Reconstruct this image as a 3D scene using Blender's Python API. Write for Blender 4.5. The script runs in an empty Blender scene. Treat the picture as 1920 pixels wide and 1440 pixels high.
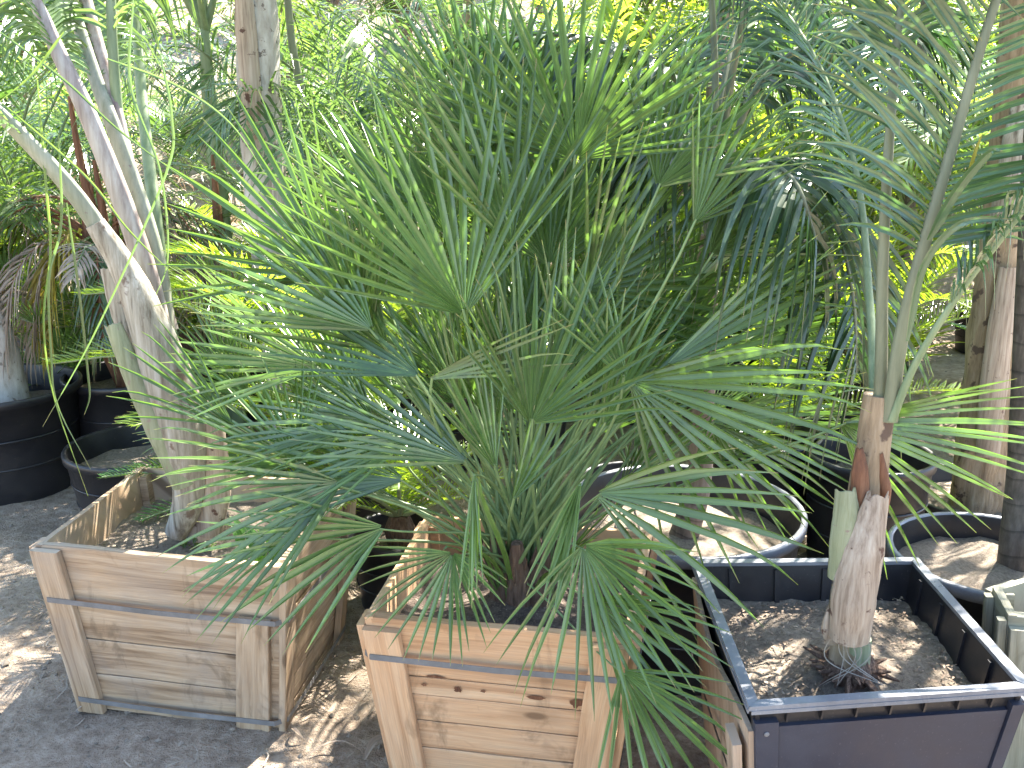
import bpy, math, random
from mathutils import Vector, Matrix, noise
from math import sin, cos, pi, radians, tan
V = Vector
sc = bpy.context.scene
COL = sc.collection

# ------------------------------------------------------------ camera
PITCH = radians(16.0); CAMH = 1.6; F = 1884.0
cam_d = bpy.data.cameras.new('camera'); cam = bpy.data.objects.new('camera', cam_d); COL.objects.link(cam)
cam.location = (0, 0, CAMH); cam.rotation_euler = (pi/2 - PITCH, 0, 0)
cam_d.sensor_fit = 'HORIZONTAL'; cam_d.sensor_width = 36.0; cam_d.lens = 36.0*F/1920.0
cam_d.clip_start = 0.05; cam_d.clip_end = 500
sc.camera = cam
# ------------------------------------------------------------ light
SUN_EL, SUN_AZ = radians(53), radians(33)          # azimuth from +Y towards +X
w = bpy.data.worlds.new('World'); sc.world = w; w.use_nodes = True
nt = w.node_tree; nt.nodes.clear()
bg = nt.nodes.new('ShaderNodeBackground'); wo = nt.nodes.new('ShaderNodeOutputWorld'); sk = nt.nodes.new('ShaderNodeTexSky')
sk.sky_type = 'NISHITA'; sk.sun_disc = False; sk.sun_elevation = SUN_EL; sk.sun_rotation = SUN_AZ
bg.inputs['Strength'].default_value = 0.10
nt.links.new(sk.outputs[0], bg.inputs['Color']); nt.links.new(bg.outputs[0], wo.inputs['Surface'])
sd = bpy.data.lights.new('sun', 'SUN'); sd.energy = 5.0; sd.angle = radians(0.53); sd.color = (1.0, 0.95, 0.86)
sun = bpy.data.objects.new('sun', sd); COL.objects.link(sun)
to_sun = V((sin(SUN_AZ)*cos(SUN_EL), cos(SUN_AZ)*cos(SUN_EL), sin(SUN_EL)))
sun.rotation_euler = to_sun.to_track_quat('Z', 'Y').to_euler(); sun.location = to_sun*20
sc.view_settings.view_transform = 'Standard'; sc.view_settings.look = 'None'
sc.view_settings.exposure = 2.95; sc.view_settings.gamma = 1
try:
    sc.cycles.max_bounces = 8; sc.cycles.transmission_bounces = 4; sc.cycles.diffuse_bounces = 4; sc.cycles.transparent_max_bounces = 4
    sc.cycles.sample_clamp_indirect = 6; sc.cycles.use_denoising = True
except Exception: pass

# ------------------------------------------------------------ helpers
CR = V((1, 0, 0)); CU = V((0, sin(PITCH), cos(PITCH))); CF = V((0, cos(PITCH), -sin(PITCH)))
def ray(px, py): return CF + CR*((px-960)/F) - CU*((py-720)/F)
def W(px, py, Y):                                   # world point seen at (px,py) standing Y metres away
    r = ray(px, py); return V((0, 0, CAMH)) + r*(Y/r.y)
def G(px, py, h=0.0):                               # world point seen at (px,py) at height h
    r = ray(px, py); return V((0, 0, CAMH)) + r*((h-CAMH)/r.z)
def ramp(a, b, x):
    t = min(1, max(0, (x-a)/(b-a))); return t*t*(3-2*t)
def terrain(x, y):
    z = 0.0
    if y > 6.0: z += 0.36*(y-6.0)*ramp(6.0, 9.0, y)
    z = min(z, 8.0 + 0.02*y)
    n = noise.noise(V((x*0.6, y*0.6, 3.1)))*0.05*ramp(2.5, 6, y)
    return z + n
def ground_h(x, y):
    n = noise.noise(V((x*2.2, y*2.2, 0)))*0.022 + noise.noise(V((x*7, y*7, 5)))*0.008 + noise.noise(V((x*22, y*22, 9)))*0.004
    if y < 5: n += max(0, noise.noise(V((x*40, y*40, 2))))*0.006
    return terrain(x, y) + n
ORG = {}
class MB:
    def __init__(s): s.v = []; s.f = []; s.uv = []; s.mi = []
    def quad(s, a, b, c, d, uv=None, m=0):
        i = len(s.v); s.v += [a, b, c, d]; s.f.append((i, i+1, i+2, i+3)); s.uv += uv or [(0,0),(1,0),(1,1),(0,1)]; s.mi.append(m)
    def tri(s, a, b, c, uv=None, m=0):
        i = len(s.v); s.v += [a, b, c]; s.f.append((i, i+1, i+2)); s.uv += uv or [(0,0),(1,0),(.5,1)]; s.mi.append(m)
    def grid(s, rows, uvs=None, m=0, close=False):  # rows of points -> shared vertices
        i0 = len(s.v); n = len(rows[0])
        for r in rows: s.v += r
        for j in range(len(rows)-1):
            for k in range(n if close else n-1):
                k2 = (k+1) % n
                s.f.append((i0+j*n+k, i0+j*n+k2, i0+(j+1)*n+k2, i0+(j+1)*n+k)); s.mi.append(m)
                if uvs:
                    u1 = uvs[j][k]; u2 = uvs[j][k2] if k2 else (uvs[j][k][0]+1.0/n, uvs[j][k][1]); u3 = uvs[j+1][k2] if k2 else (uvs[j+1][k][0]+1.0/n, uvs[j+1][k][1]); u4 = uvs[j+1][k]
                    s.uv += [u1, u2, u3, u4]
                else: s.uv += [(k/n, j), ((k+1)/n, j), ((k+1)/n, j+1), (k/n, j+1)]
    def hexa(s, p, uvo=(0, 0), L=1.0, T=0.1, m=0):  # p: 8 corners, bottom 0-3, top 4-7
        i = len(s.v); s.v += list(p)
        u, v = uvo
        for q in ((0,3,2,1), (4,5,6,7), (0,1,5,4), (1,2,6,5), (2,3,7,6), (3,0,4,7)):
            s.f.append(tuple(i+k for k in q)); s.mi.append(m)
            s.uv += [(u, v), (u+L, v), (u+L, v+T), (u, v+T)]
    def tube(s, pts, rads, n=8, m=0, cap=True, bump=0.0, seed=0, flat=1.0):
        rows = []; uvs = []; T0 = None; d = 0; X = None
        for i, p in enumerate(pts):
            a = pts[max(0, i-1)]; b = pts[min(len(pts)-1, i+1)]; T = (b-a).normalized()
            if X is None:
                X = T.cross(V((0, 1, 0.01))); 
                if X.length < 1e-3: X = T.cross(V((1, 0, 0)))
                X.normalize()
            else: X = (X - T*X.dot(T)).normalized()
            Yv = T.cross(X)
            if i: d += (p-pts[i-1]).length
            row = []
            for k in range(n):
                an = 2*pi*k/n; r = rads[i]
                if bump: r *= 1+bump*noise.noise(V((cos(an)*2+seed, sin(an)*2, d*9)))+bump*.5*noise.noise(V((cos(an)*6+seed, sin(an)*6, d*30)))
                row.append(p + X*(cos(an)*r) + Yv*(sin(an)*r*flat))
            rows.append(row); uvs.append([(k/n, d) for k in range(n)])
        s.grid(rows, uvs, m, close=True)
        if cap:
            for ri, row in ((0, rows[0]), (-1, rows[-1])):
                i = len(s.v); s.v += row; s.f.append(tuple(range(i, i+n))); s.uv += [(0, 0)]*n; s.mi.append(m)
    def build(s, name, mats, parent=None, origin=None, smooth=False):
        if not isinstance(mats, (list, tuple)): mats = [mats]
        o0 = V((0, 0, 0))
        if parent is not None: o0 = ORG.get(parent.name, V((0, 0, 0)))
        elif origin is not None: o0 = V(origin)
        me = bpy.data.meshes.new(name)
        me.from_pydata([tuple(p-o0) for p in s.v], [], s.f)
        uvl = me.uv_layers.new(name='UVMap')
        flat = [c for uv in s.uv for c in uv]
        uvl.data.foreach_set('uv', flat)
        for mm in mats: me.materials.append(mm)
        me.polygons.foreach_set('material_index', s.mi)
        if smooth: me.polygons.foreach_set('use_smooth', [True]*len(s.f))
        me.update()
        o = bpy.data.objects.new(name, me); COL.objects.link(o)
        if parent is not None: o.parent = parent
        else: o.location = o0
        ORG[o.name] = o0
        return o
def tag(o, label=None, cat=None, group=None, kind=None):
    if label: o['label'] = label
    if cat: o['category'] = cat
    if group: o['group'] = group
    if kind: o['kind'] = kind
    return o
def thing(name, loc, label, cat, group=None):
    o = bpy.data.objects.new(name, None); COL.objects.link(o); o.location = loc; o.empty_display_size = .1
    ORG[o.name] = V(loc); return tag(o, label, cat, group)
def copy_tree(o, loc, rz, s, label, group=None):
    r = o.copy(); COL.objects.link(r); r.location = loc; r.rotation_euler = (0, 0, rz); r.scale = (s, s, s)
    r['label'] = label
    if group: r['group'] = group
    for ch in KIDS.get(o.name, []):
        c = ch.copy(); COL.objects.link(c); c.parent = r
        for g in KIDS.get(ch.name, []):
            d = g.copy(); COL.objects.link(d); d.parent = c
    return r
KIDS = {}
def kid(p, c): KIDS.setdefault(p.name, []).append(c); return c

def bez(p0, p1, p2, p3, n):
    out = []
    for i in range(n+1):
        t = i/n; u = 1-t
        out.append(p0*(u**3) + p1*(3*u*u*t) + p2*(3*u*t*t) + p3*(t**3))
    return out
def crv(ctrl, n):                                   # Catmull-Rom through control points
    P = [ctrl[0]*2-ctrl[1]] + list(ctrl) + [ctrl[-1]*2-ctrl[-2]]; out = []
    segs = len(ctrl)-1
    for i in range(n+1):
        g = i/n*segs; k = min(int(g), segs-1); t = g-k
        a, b, c, d = P[k:k+4]
        out.append(0.5*((2*b) + (c-a)*t + (2*a-5*b+4*c-d)*t*t + (3*b-a-3*c+d)*t**3))
    return out
def lerp(a, b, t): return a+(b-a)*t
def taper(a, b, n): return [lerp(a, b, i/n) for i in range(n+1)]

# ------------------------------------------------------------ materials
def newmat(name):
    m = bpy.data.materials.new(name); m.use_nodes = True; nt = m.node_tree; nt.nodes.clear()
    out = nt.nodes.new('ShaderNodeOutputMaterial'); return m, nt, out
def N(nt, t, **k):
    n = nt.nodes.new(t)
    for a, b in k.items(): setattr(n, a, b)
    return n
def mixc(nt, fac, a, b, mode='MIX'):
    n = nt.nodes.new('ShaderNodeMix'); n.data_type = 'RGBA'; n.blend_type = mode
    for sock, val in ((n.inputs[0], fac), (n.inputs[6], a), (n.inputs[7], b)):
        if isinstance(val, (int, float)): sock.default_value = val
        elif isinstance(val, tuple): sock.default_value = (*val, 1) if len(val) == 3 else val
        else: nt.links.new(val, sock)
    return n.outputs[2]
def noi(nt, scale, detail=4, vec=None, rough=.6, dist=0):
    n = nt.nodes.new('ShaderNodeTexNoise'); n.inputs['Scale'].default_value = scale; n.inputs['Detail'].default_value = detail
    n.inputs['Roughness'].default_value = rough; n.inputs['Distortion'].default_value = dist
    if vec is not None: nt.links.new(vec, n.inputs['Vector'])
    return n.outputs['Fac']
def cr(nt, fac, stops):
    n = nt.nodes.new('ShaderNodeValToRGB'); e = n.color_ramp.elements
    while len(e) < len(stops): e.new(.5)
    for i, (p, c) in enumerate(stops):
        e[i].position = p; e[i].color = (*c, 1) if isinstance(c, tuple) else (c, c, c, 1)
    nt.links.new(fac, n.inputs[0]); return n.outputs[0]
def maprange(nt, val, a, b, c, d):
    n = nt.nodes.new('ShaderNodeMapRange'); nt.links.new(val, n.inputs[0])
    for i, x in enumerate((a, b, c, d)): n.inputs[i+1].default_value = x
    return n.outputs[0]
def geomvec(nt, kind='Object', scale=(1, 1, 1)):
    tc = nt.nodes.new('ShaderNodeTexCoord'); mp = nt.nodes.new('ShaderNodeMapping'); mp.inputs['Scale'].default_value = scale
    nt.links.new(tc.outputs[kind], mp.inputs[0]); return mp.outputs[0]
def bump(nt, h, strength, dist, bs):
    b = nt.nodes.new('ShaderNodeBump'); b.inputs['Strength'].default_value = strength; b.inputs['Distance'].default_value = dist
    nt.links.new(h, b.inputs['Height']); nt.links.new(b.outputs[0], bs.inputs['Normal']); return b

def leaf_mat(name, c1, c2, ct, trans=.42, rough=.42, spec=.5, tip=(.32, .25, .10), stripes=3.0, tipat=.97, sheen=None):
    m, nt, out = newmat(name); L = nt.links
    ob = geomvec(nt, 'Object'); oi = nt.nodes.new('ShaderNodeObjectInfo')
    n1 = noi(nt, 7, 3, ob); fac = maprange(nt, n1, .35, .65, 0, 1)
    col = mixc(nt, fac, c1, c2)
    uvn = nt.nodes.new('ShaderNodeUVMap'); sep = nt.nodes.new('ShaderNodeSeparateXYZ'); L.new(uvn.outputs[0], sep.inputs[0])
    # per-leaflet tone from the whole part of u
    fl = N(nt, 'ShaderNodeMath', operation='FLOOR'); L.new(sep.outputs[0], fl.inputs[0])
    wn = nt.nodes.new('ShaderNodeTexWhiteNoise'); wn.noise_dimensions = '2D'
    cb = nt.nodes.new('ShaderNodeCombineXYZ'); L.new(fl.outputs[0], cb.inputs[0]); L.new(oi.outputs['Random'], cb.inputs[1]); L.new(cb.outputs[0], wn.inputs['Vector'])
    tone = maprange(nt, wn.outputs['Value'], 0, 1, .78, 1.22)
    tone2 = maprange(nt, oi.outputs['Random'], 0, 1, .82, 1.18)
    mt = N(nt, 'ShaderNodeMath', operation='MULTIPLY'); L.new(tone, mt.inputs[0]); L.new(tone2, mt.inputs[1])
    # fine veins
    ms = N(nt, 'ShaderNodeMath', operation='MULTIPLY'); ms.inputs[1].default_value = stripes*2*pi; L.new(sep.outputs[0], ms.inputs[0])
    sn = N(nt, 'ShaderNodeMath', operation='SINE'); L.new(ms.outputs[0], sn.inputs[0])
    st = maprange(nt, sn.outputs[0], -1, 1, .9, 1.08)
    m2 = N(nt, 'ShaderNodeMath', operation='MULTIPLY'); L.new(mt.outputs[0], m2.inputs[0]); L.new(st, m2.inputs[1])
    vm = nt.nodes.new('ShaderNodeVectorMath'); vm.operation = 'SCALE'; L.new(col, vm.inputs[0]); L.new(m2.outputs[0], vm.inputs['Scale'])
    tipf = maprange(nt, sep.outputs[1], tipat-.04, tipat+.01, 0, 1)
    col2 = mixc(nt, tipf, vm.outputs[0], tip)
    bs = nt.nodes.new('ShaderNodeBsdfPrincipled'); L.new(col2, bs.inputs['Base Color'])
    bs.inputs['Roughness'].default_value = rough; bs.inputs['Specular IOR Level'].default_value = spec
    tr = nt.nodes.new('ShaderNodeBsdfTranslucent')
    vt = nt.nodes.new('ShaderNodeVectorMath'); vt.operation = 'SCALE'; vt.inputs[0].default_value = ct; L.new(m2.outputs[0], vt.inputs['Scale'])
    L.new(vt.outputs[0], tr.inputs['Color'])
    mx = nt.nodes.new('ShaderNodeMixShader'); mx.inputs[0].default_value = trans
    L.new(bs.outputs[0], mx.inputs[1]); L.new(tr.outputs[0], mx.inputs[2]); L.new(mx.outputs[0], out.inputs['Surface'])
    return m
def solid_mat(name, stops, scale=(20, 20, 4), coord='Object', nscale=1.0, rough=.7, bstr=.5, bdist=.004, spec=.4, detail=6, rings=None, dist=0.0, speck=None):
    m, nt, out = newmat(name); L = nt.links
    vec = geomvec(nt, coord, scale); n1 = noi(nt, nscale, detail, vec, .65, dist)
    col = cr(nt, n1, stops)
    big = noi(nt, 3.0, 3, geomvec(nt, 'Object')); bigs = maprange(nt, big, .3, .7, .75, 1.2)
    vm = nt.nodes.new('ShaderNodeVectorMath'); vm.operation = 'SCALE'; L.new(col, vm.inputs[0]); L.new(bigs, vm.inputs['Scale']); c = vm.outputs[0]
    h = n1
    if rings:
        uvn = nt.nodes.new('ShaderNodeUVMap'); sep = nt.nodes.new('ShaderNodeSeparateXYZ'); L.new(uvn.outputs[0], sep.inputs[0])
        wob = noi(nt, 14, 2, geomvec(nt, 'Object')); ad = N(nt, 'ShaderNodeMath', operation='MULTIPLY_ADD'); L.new(wob, ad.inputs[0]); ad.inputs[1].default_value = .02; L.new(sep.outputs[1], ad.inputs[2])
        ms = N(nt, 'ShaderNodeMath', operation='MULTIPLY'); ms.inputs[1].default_value = 1.0/rings; L.new(ad.outputs[0], ms.inputs[0])
        fr = N(nt, 'ShaderNodeMath', operation='FRACT'); L.new(ms.outputs[0], fr.inputs[0])
        rg = maprange(nt, fr.outputs[0], .86, .95, 1, .55)
        vm2 = nt.nodes.new('ShaderNodeVectorMath'); vm2.operation = 'SCALE'; L.new(c, vm2.inputs[0]); L.new(rg, vm2.inputs['Scale']); c = vm2.outputs[0]
    if speck:
        sp = noi(nt, speck[1], 4, geomvec(nt, 'Object')); sf = maprange(nt, sp, speck[2], speck[2]+.05, 0, 1); c = mixc(nt, sf, c, speck[0])
    bs = nt.nodes.new('ShaderNodeBsdfPrincipled'); L.new(c, bs.inputs['Base Color']); bs.inputs['Roughness'].default_value = rough; bs.inputs['Specular IOR Level'].default_value = spec
    bump(nt, h, bstr, bdist, bs); L.new(bs.outputs[0], out.inputs['Surface']); return m
def wood_mat(name, dark, mid, light, grey=(.22, .21, .20), greyf=.35, knots=True):
    m, nt, out = newmat(name); L = nt.links
    vec = geomvec(nt, 'UV', (1, 1, 1))
    v1 = geomvec(nt, 'UV', (2.2, 34, 1)); n1 = noi(nt, 1.0, 6, v1, .6, .9)
    v2 = geomvec(nt, 'UV', (9, 320, 1)); n2 = noi(nt, 1.0, 3, v2, .6, .2)
    col = cr(nt, n1, [(.28, dark), (.48, mid), (.72, light)])
    fine = maprange(nt, n2, .3, .7, .84, 1.1)
    vm = nt.nodes.new('ShaderNodeVectorMath'); vm.operation = 'SCALE'; L.new(col, vm.inputs[0]); L.new(fine, vm.inputs['Scale']); c = vm.outputs[0]
    blot = noi(nt, 5, 5, geomvec(nt, 'Object'), .65, .5); bf = maprange(nt, blot, .45, .75, 0, greyf); c = mixc(nt, bf, c, grey)
    st = noi(nt, 9, 4, geomvec(nt, 'Object', (1, 1, .5)), .7, 1.0); sf = maprange(nt, st, .55, .70, 0, .6); c = mixc(nt, sf, c, tuple(x*.35 for x in mid))
    h = n1
    if knots:
        kv = geomvec(nt, 'UV', (5.2, 11.5, 1)); vo = nt.nodes.new('ShaderNodeTexVoronoi'); vo.inputs['Scale'].default_value = 1.0; vo.inputs['Randomness'].default_value = 1.0; L.new(kv, vo.inputs['Vector'])
        wn = N(nt, 'ShaderNodeMath', operation='GREATER_THAN'); wn.inputs[1].default_value = .62
        sx = nt.nodes.new('ShaderNodeSeparateColor'); L.new(vo.outputs['Color'], sx.inputs[0]); L.new(sx.outputs[0], wn.inputs[0])
        kf = maprange(nt, vo.outputs['Distance'], .085, .15, 1, 0)
        km = N(nt, 'ShaderNodeMath', operation='MULTIPLY'); L.new(kf, km.inputs[0]); L.new(wn.outputs[0], km.inputs[1])
        c = mixc(nt, km.outputs[0], c, (.055, .026, .014))
        hf = maprange(nt, vo.outputs['Distance'], .12, .4, .55, 0); km2 = N(nt, 'ShaderNodeMath', operation='MULTIPLY'); L.new(hf, km2.inputs[0]); L.new(wn.outputs[0], km2.inputs[1])
        c = mixc(nt, km2.outputs[0], c, tuple(x*.6 for x in mid))
    bs = nt.nodes.new('ShaderNodeBsdfPrincipled'); L.new(c, bs.inputs['Base Color']); bs.inputs['Roughness'].default_value = .72; bs.inputs['Specular IOR Level'].default_value = .3
    ad = N(nt, 'ShaderNodeMath', operation='ADD'); L.new(n1, ad.inputs[0]); L.new(n2, ad.inputs[1])
    bump(nt, ad.outputs[0], .35, .0025, bs); L.new(bs.outputs[0], out.inputs['Surface']); return m
def soil_mat(name, stops, sc1=60, bdist=.01, fleck=(.42, .33, .24), ff=.62, stretch=(1, 1, 1)):
    m, nt, out = newmat(name); L = nt.links
    o = geomvec(nt, 'Object', stretch); n1 = noi(nt, sc1, 8, o, .75); n2 = noi(nt, 3.2, 4, o); n3 = noi(nt, sc1*4, 3, o, .7)
    col = cr(nt, n1, stops); b = maprange(nt, n2, .3, .7, .72, 1.22)
    vm = nt.nodes.new('ShaderNodeVectorMath'); vm.operation = 'SCALE'; L.new(col, vm.inputs[0]); L.new(b, vm.inputs['Scale'])
    ff_ = maprange(nt, n3, ff, ff+.05, 0, .8); c = mixc(nt, ff_, vm.outputs[0], fleck)
    bs = nt.nodes.new('ShaderNodeBsdfPrincipled'); L.new(c, bs.inputs['Base Color']); bs.inputs['Roughness'].default_value = .95; bs.inputs['Specular IOR Level'].default_value = .15
    ad = N(nt, 'ShaderNodeMath', operation='ADD'); L.new(n1, ad.inputs[0]); L.new(n3, ad.inputs[1]); bump(nt, ad.outputs[0], .8, bdist, bs)
    L.new(bs.outputs[0], out.inputs['Surface']); return m
def plastic_mat(name, base, dust, rough=.38, df=.5):
    m, nt, out = newmat(name); L = nt.links
    o = geomvec(nt, 'Object'); n1 = noi(nt, 6, 6, o, .7, .4); n2 = noi(nt, 160, 2, o, .6)
    f = maprange(nt, n1, .42, .78, 0.04, df); c = mixc(nt, f, base, dust)
    f2 = maprange(nt, n2, .66, .72, 0, .5); c = mixc(nt, f2, c, dust)
    bs = nt.nodes.new('ShaderNodeBsdfPrincipled'); L.new(c, bs.inputs['Base Color']); L.new(maprange(nt, n1, .3, .7, rough-.08, rough+.25), bs.inputs['Roughness'])
    bump(nt, n2, .15, .001, bs); L.new(bs.outputs[0], out.inputs['Surface']); return m

M = {}
M['fan'] = leaf_mat('fan_palm_leaf', (.088, .146, .036), (.132, .198, .068), (.19, .36, .045), .27, .27, .75)
M['fan_pet'] = solid_mat('fan_palm_petiole', [(.3, (.10, .17, .06)), (.7, (.20, .27, .11))], (40, 40, 8), rough=.45, bstr=.2)
M['blue'] = leaf_mat('blue_palm_leaf', (.030, .058, .022), (.050, .082, .040), (.07, .17, .04), .22, .28, .7)
M['silver'] = leaf_mat('silver_palm_leaf', (.070, .125, .052), (.105, .165, .088), (.12, .26, .05), .26, .22, .9)
M['feather'] = leaf_mat('feather_palm_leaf', (.060, .115, .022), (.105, .165, .045), (.24, .38, .05), .40, .27, .9)
M['grass'] = leaf_mat('grassy_leaf', (.060, .110, .028), (.100, .160, .060), (.20, .34, .07), .36, .25, 1.0)
M['areca_dark'] = leaf_mat('dark_palm_leaf', (.040, .080, .022), (.070, .115, .040), (.13, .26, .035), .32, .27, .8)  # darker, less translucent green than the feather palm leaf
M['cycad'] = leaf_mat('sago_leaf', (.10, .18, .03), (.16, .24, .05), (.44, .60, .03), .5, .25, 1.0)
M['lime'] = leaf_mat('lime_leaf', (.11, .19, .02), (.16, .24, .035), (.42, .56, .035), .5, .33, .6)
M['broad'] = leaf_mat('broad_leaf', (.05, .13, .035), (.08, .18, .05), (.20, .44, .04), .4, .26, .7)
M['bush'] = leaf_mat('bush_leaf', (.06, .10, .03), (.11, .16, .06), (.24, .34, .06), .38, .35, .6)
M['dry'] = leaf_mat('dry_leaf', (.27, .21, .155), (.44, .36, .29), (.30, .19, .12), .25, .6, .3)
M['yellow'] = leaf_mat('yellowing_leaf', (.35, .30, .04), (.42, .34, .08), (.60, .48, .06), .45, .45, .4)
M['rachis'] = solid_mat('rachis', [(.3, (.17, .22, .10)), (.7, (.30, .34, .20))], (30, 30, 5), rough=.5, bstr=.2)
M['greypet'] = solid_mat('grey_petiole', [(.25, (.14, .16, .10)), (.55, (.24, .25, .18)), (.8, (.34, .34, .28))], (60, 60, 5), rough=.5, bstr=.25, bdist=.002, speck=((.16, .13, .11), 60, .64))
M['purpet'] = solid_mat('purple_petiole', [(.25, (.13, .075, .06)), (.5, (.30, .25, .215)), (.75, (.46, .43, .38))], (50, 50, 3), rough=.5, bstr=.25, bdist=.002)
M['greenpet'] = solid_mat('green_petiole', [(.3, (.10, .15, .07)), (.7, (.24, .29, .16))], (40, 40, 4), rough=.45, bstr=.2)
M['olivepet'] = solid_mat('olive_petiole', [(.3, (.10, .11, .06)), (.7, (.20, .21, .13))], (40, 40, 4), rough=.5, bstr=.2)
M['whitetrunk'] = solid_mat('white_bark', [(.25, (.17, .135, .10)), (.45, (.36, .32, .27)), (.75, (.54, .50, .44))], (30, 30, 10), rough=.8, bstr=.6, bdist=.006, speck=((.15, .12, .10), 30, .60))
M['sheath'] = solid_mat('leaf_sheath', [(.30, (.11, .085, .055)), (.5, (.29, .26, .20)), (.72, (.46, .43, .37))], (70, 70, 5), rough=.7, bstr=.6, bdist=.005, speck=((.14, .10, .07), 14, .60))
M['greensheath'] = solid_mat('green_sheath', [(.25, (.13, .145, .075)), (.5, (.22, .24, .14)), (.8, (.34, .35, .25))], (90, 90, 4), rough=.55, bstr=.3, bdist=.003, speck=((.20, .15, .12), 36, .63))
M['brownsheath'] = solid_mat('brown_sheath', [(.25, (.15, .10, .065)), (.5, (.34, .265, .195)), (.8, (.50, .43, .34))], (100, 100, 4), rough=.75, bstr=.5, bdist=.004, speck=((.09, .045, .03), 22, .62))
M['redbark'] = solid_mat('red_bark', [(.25, (.06, .022, .012)), (.5, (.16, .065, .03)), (.8, (.30, .15, .08))], (90, 90, 5), rough=.7, bstr=.7, bdist=.005)
M['tanbark'] = solid_mat('tan_bark', [(.25, (.12, .08, .045)), (.5, (.30, .215, .13)), (.8, (.47, .37, .26))], (45, 45, 5), rough=.85, bstr=.8, bdist=.008, speck=((.10, .065, .045), 16, .58))
M['brownbark'] = solid_mat('brown_bark', [(.25, (.09, .06, .045)), (.5, (.21, .15, .11)), (.8, (.32, .25, .19))], (60, 60, 8), rough=.85, bstr=.7, bdist=.005, rings=.05)
M['darkbark'] = solid_mat('dark_ringed_bark', [(.25, (.045, .038, .03)), (.5, (.10, .082, .065)), (.8, (.17, .145, .12))], (60, 60, 20), rough=.7, bstr=.7, bdist=.005, rings=.075)
M['fibre'] = solid_mat('fibre', [(.25, (.05, .03, .02)), (.5, (.15, .09, .06)), (.8, (.30, .21, .15))], (140, 140, 14), rough=.9, bstr=1.0, bdist=.01)
M['wood_a'] = wood_mat('weathered_wood', (.17, .10, .055), (.38, .265, .165), (.52, .40, .28), greyf=.40)
M['wood_b'] = wood_mat('orange_wood', (.32, .16, .075), (.55, .32, .17), (.64, .43, .26), greyf=.15)
M['wood_g'] = wood_mat('grey_wood', (.20, .18, .16), (.32, .29, .26), (.42, .40, .37), greyf=.5, knots=False)
M['plywood'] = wood_mat('plywood', (.30, .19, .12), (.44, .31, .21), (.52, .39, .28), greyf=.2, knots=False)
M['greenwood'] = wood_mat('treated_wood', (.18, .16, .10), (.29, .27, .19), (.38, .36, .27), greyf=.3, knots=False)
M['strap'] = solid_mat('steel_strap', [(.3, (.12, .115, .11)), (.7, (.20, .19, .185))], (20, 20, 20), rough=.6, bstr=.1, spec=.35)
M['plastic'] = plastic_mat('black_plastic', (.010, .010, .013), (.07, .06, .055), .34, .30)
M['plastic2'] = plastic_mat('dusty_plastic', (.017, .019, .034), (.07, .072, .09), .42, .55)
M['rim'] = plastic_mat('sunfaded_glint_plastic', (.13, .135, .15), (.30, .30, .31), .30, .8)  # sun-faded grey, with the rims' sun glint also put into the colour
M['mulch'] = soil_mat('mulch', [(.30, (.14, .105, .08)), (.5, (.32, .26, .20)), (.72, (.48, .40, .32))], 95, .012)
M['soil'] = soil_mat('potting_soil', [(.30, (.07, .055, .045)), (.5, (.17, .13, .105)), (.72, (.30, .24, .19))], 60, .01)
M['dirt'] = soil_mat('dirt', [(.30, (.20, .145, .10)), (.5, (.40, .31, .23)), (.70, (.55, .45, .35))], 30, .022, (.42, .36, .29), .64)
M['stone'] = solid_mat('pebble', [(.3, (.11, .09, .065)), (.7, (.26, .215, .17))], (30, 30, 30), rough=.9)
M['chip'] = solid_mat('wood_chip', [(.3, (.12, .07, .045)), (.7, (.42, .33, .24))], (9, 9, 9), rough=.9, bstr=.2)
M['straw'] = solid_mat('straw', [(.3, (.22, .17, .12)), (.7, (.48, .41, .32))], (9, 9, 9), rough=.8, bstr=.2)

# ------------------------------------------------------------ ground
def make_ground():
    def axis(lo, hi, flo, fhi, fine, n_out):
        a = []; x = flo
        while x < fhi: a.append(x); x += fine
        a.append(fhi)
        left = [flo-(flo-lo)*((k/n_out)**2.2) for k in range(1, n_out+1)]
        right = [fhi+(hi-fhi)*((k/n_out)**2.2) for k in range(1, n_out+1)]
        return list(reversed(left))+a+right
    xs = axis(-60, 60, -2.2, 2.2, .022, 46); ys = axis(-12, 120, 1.5, 4.6, .022, 60)
    mb = MB(); nx = len(xs)
    for y in ys:
        for x in xs: mb.v.append(V((x, y, ground_h(x, y))))
    for j in range(len(ys)-1):
        for i in range(nx-1):
            a = j*nx+i; mb.f.append((a, a+1, a+nx+1, a+nx)); mb.mi.append(0); mb.uv += [(0,0),(1,0),(1,1),(0,1)]
    o = mb.build('ground', M['dirt'], smooth=True); tag(o, 'grey brown bare dirt ground of the nursery rising to a bank behind', kind='structure')
make_ground()
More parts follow.
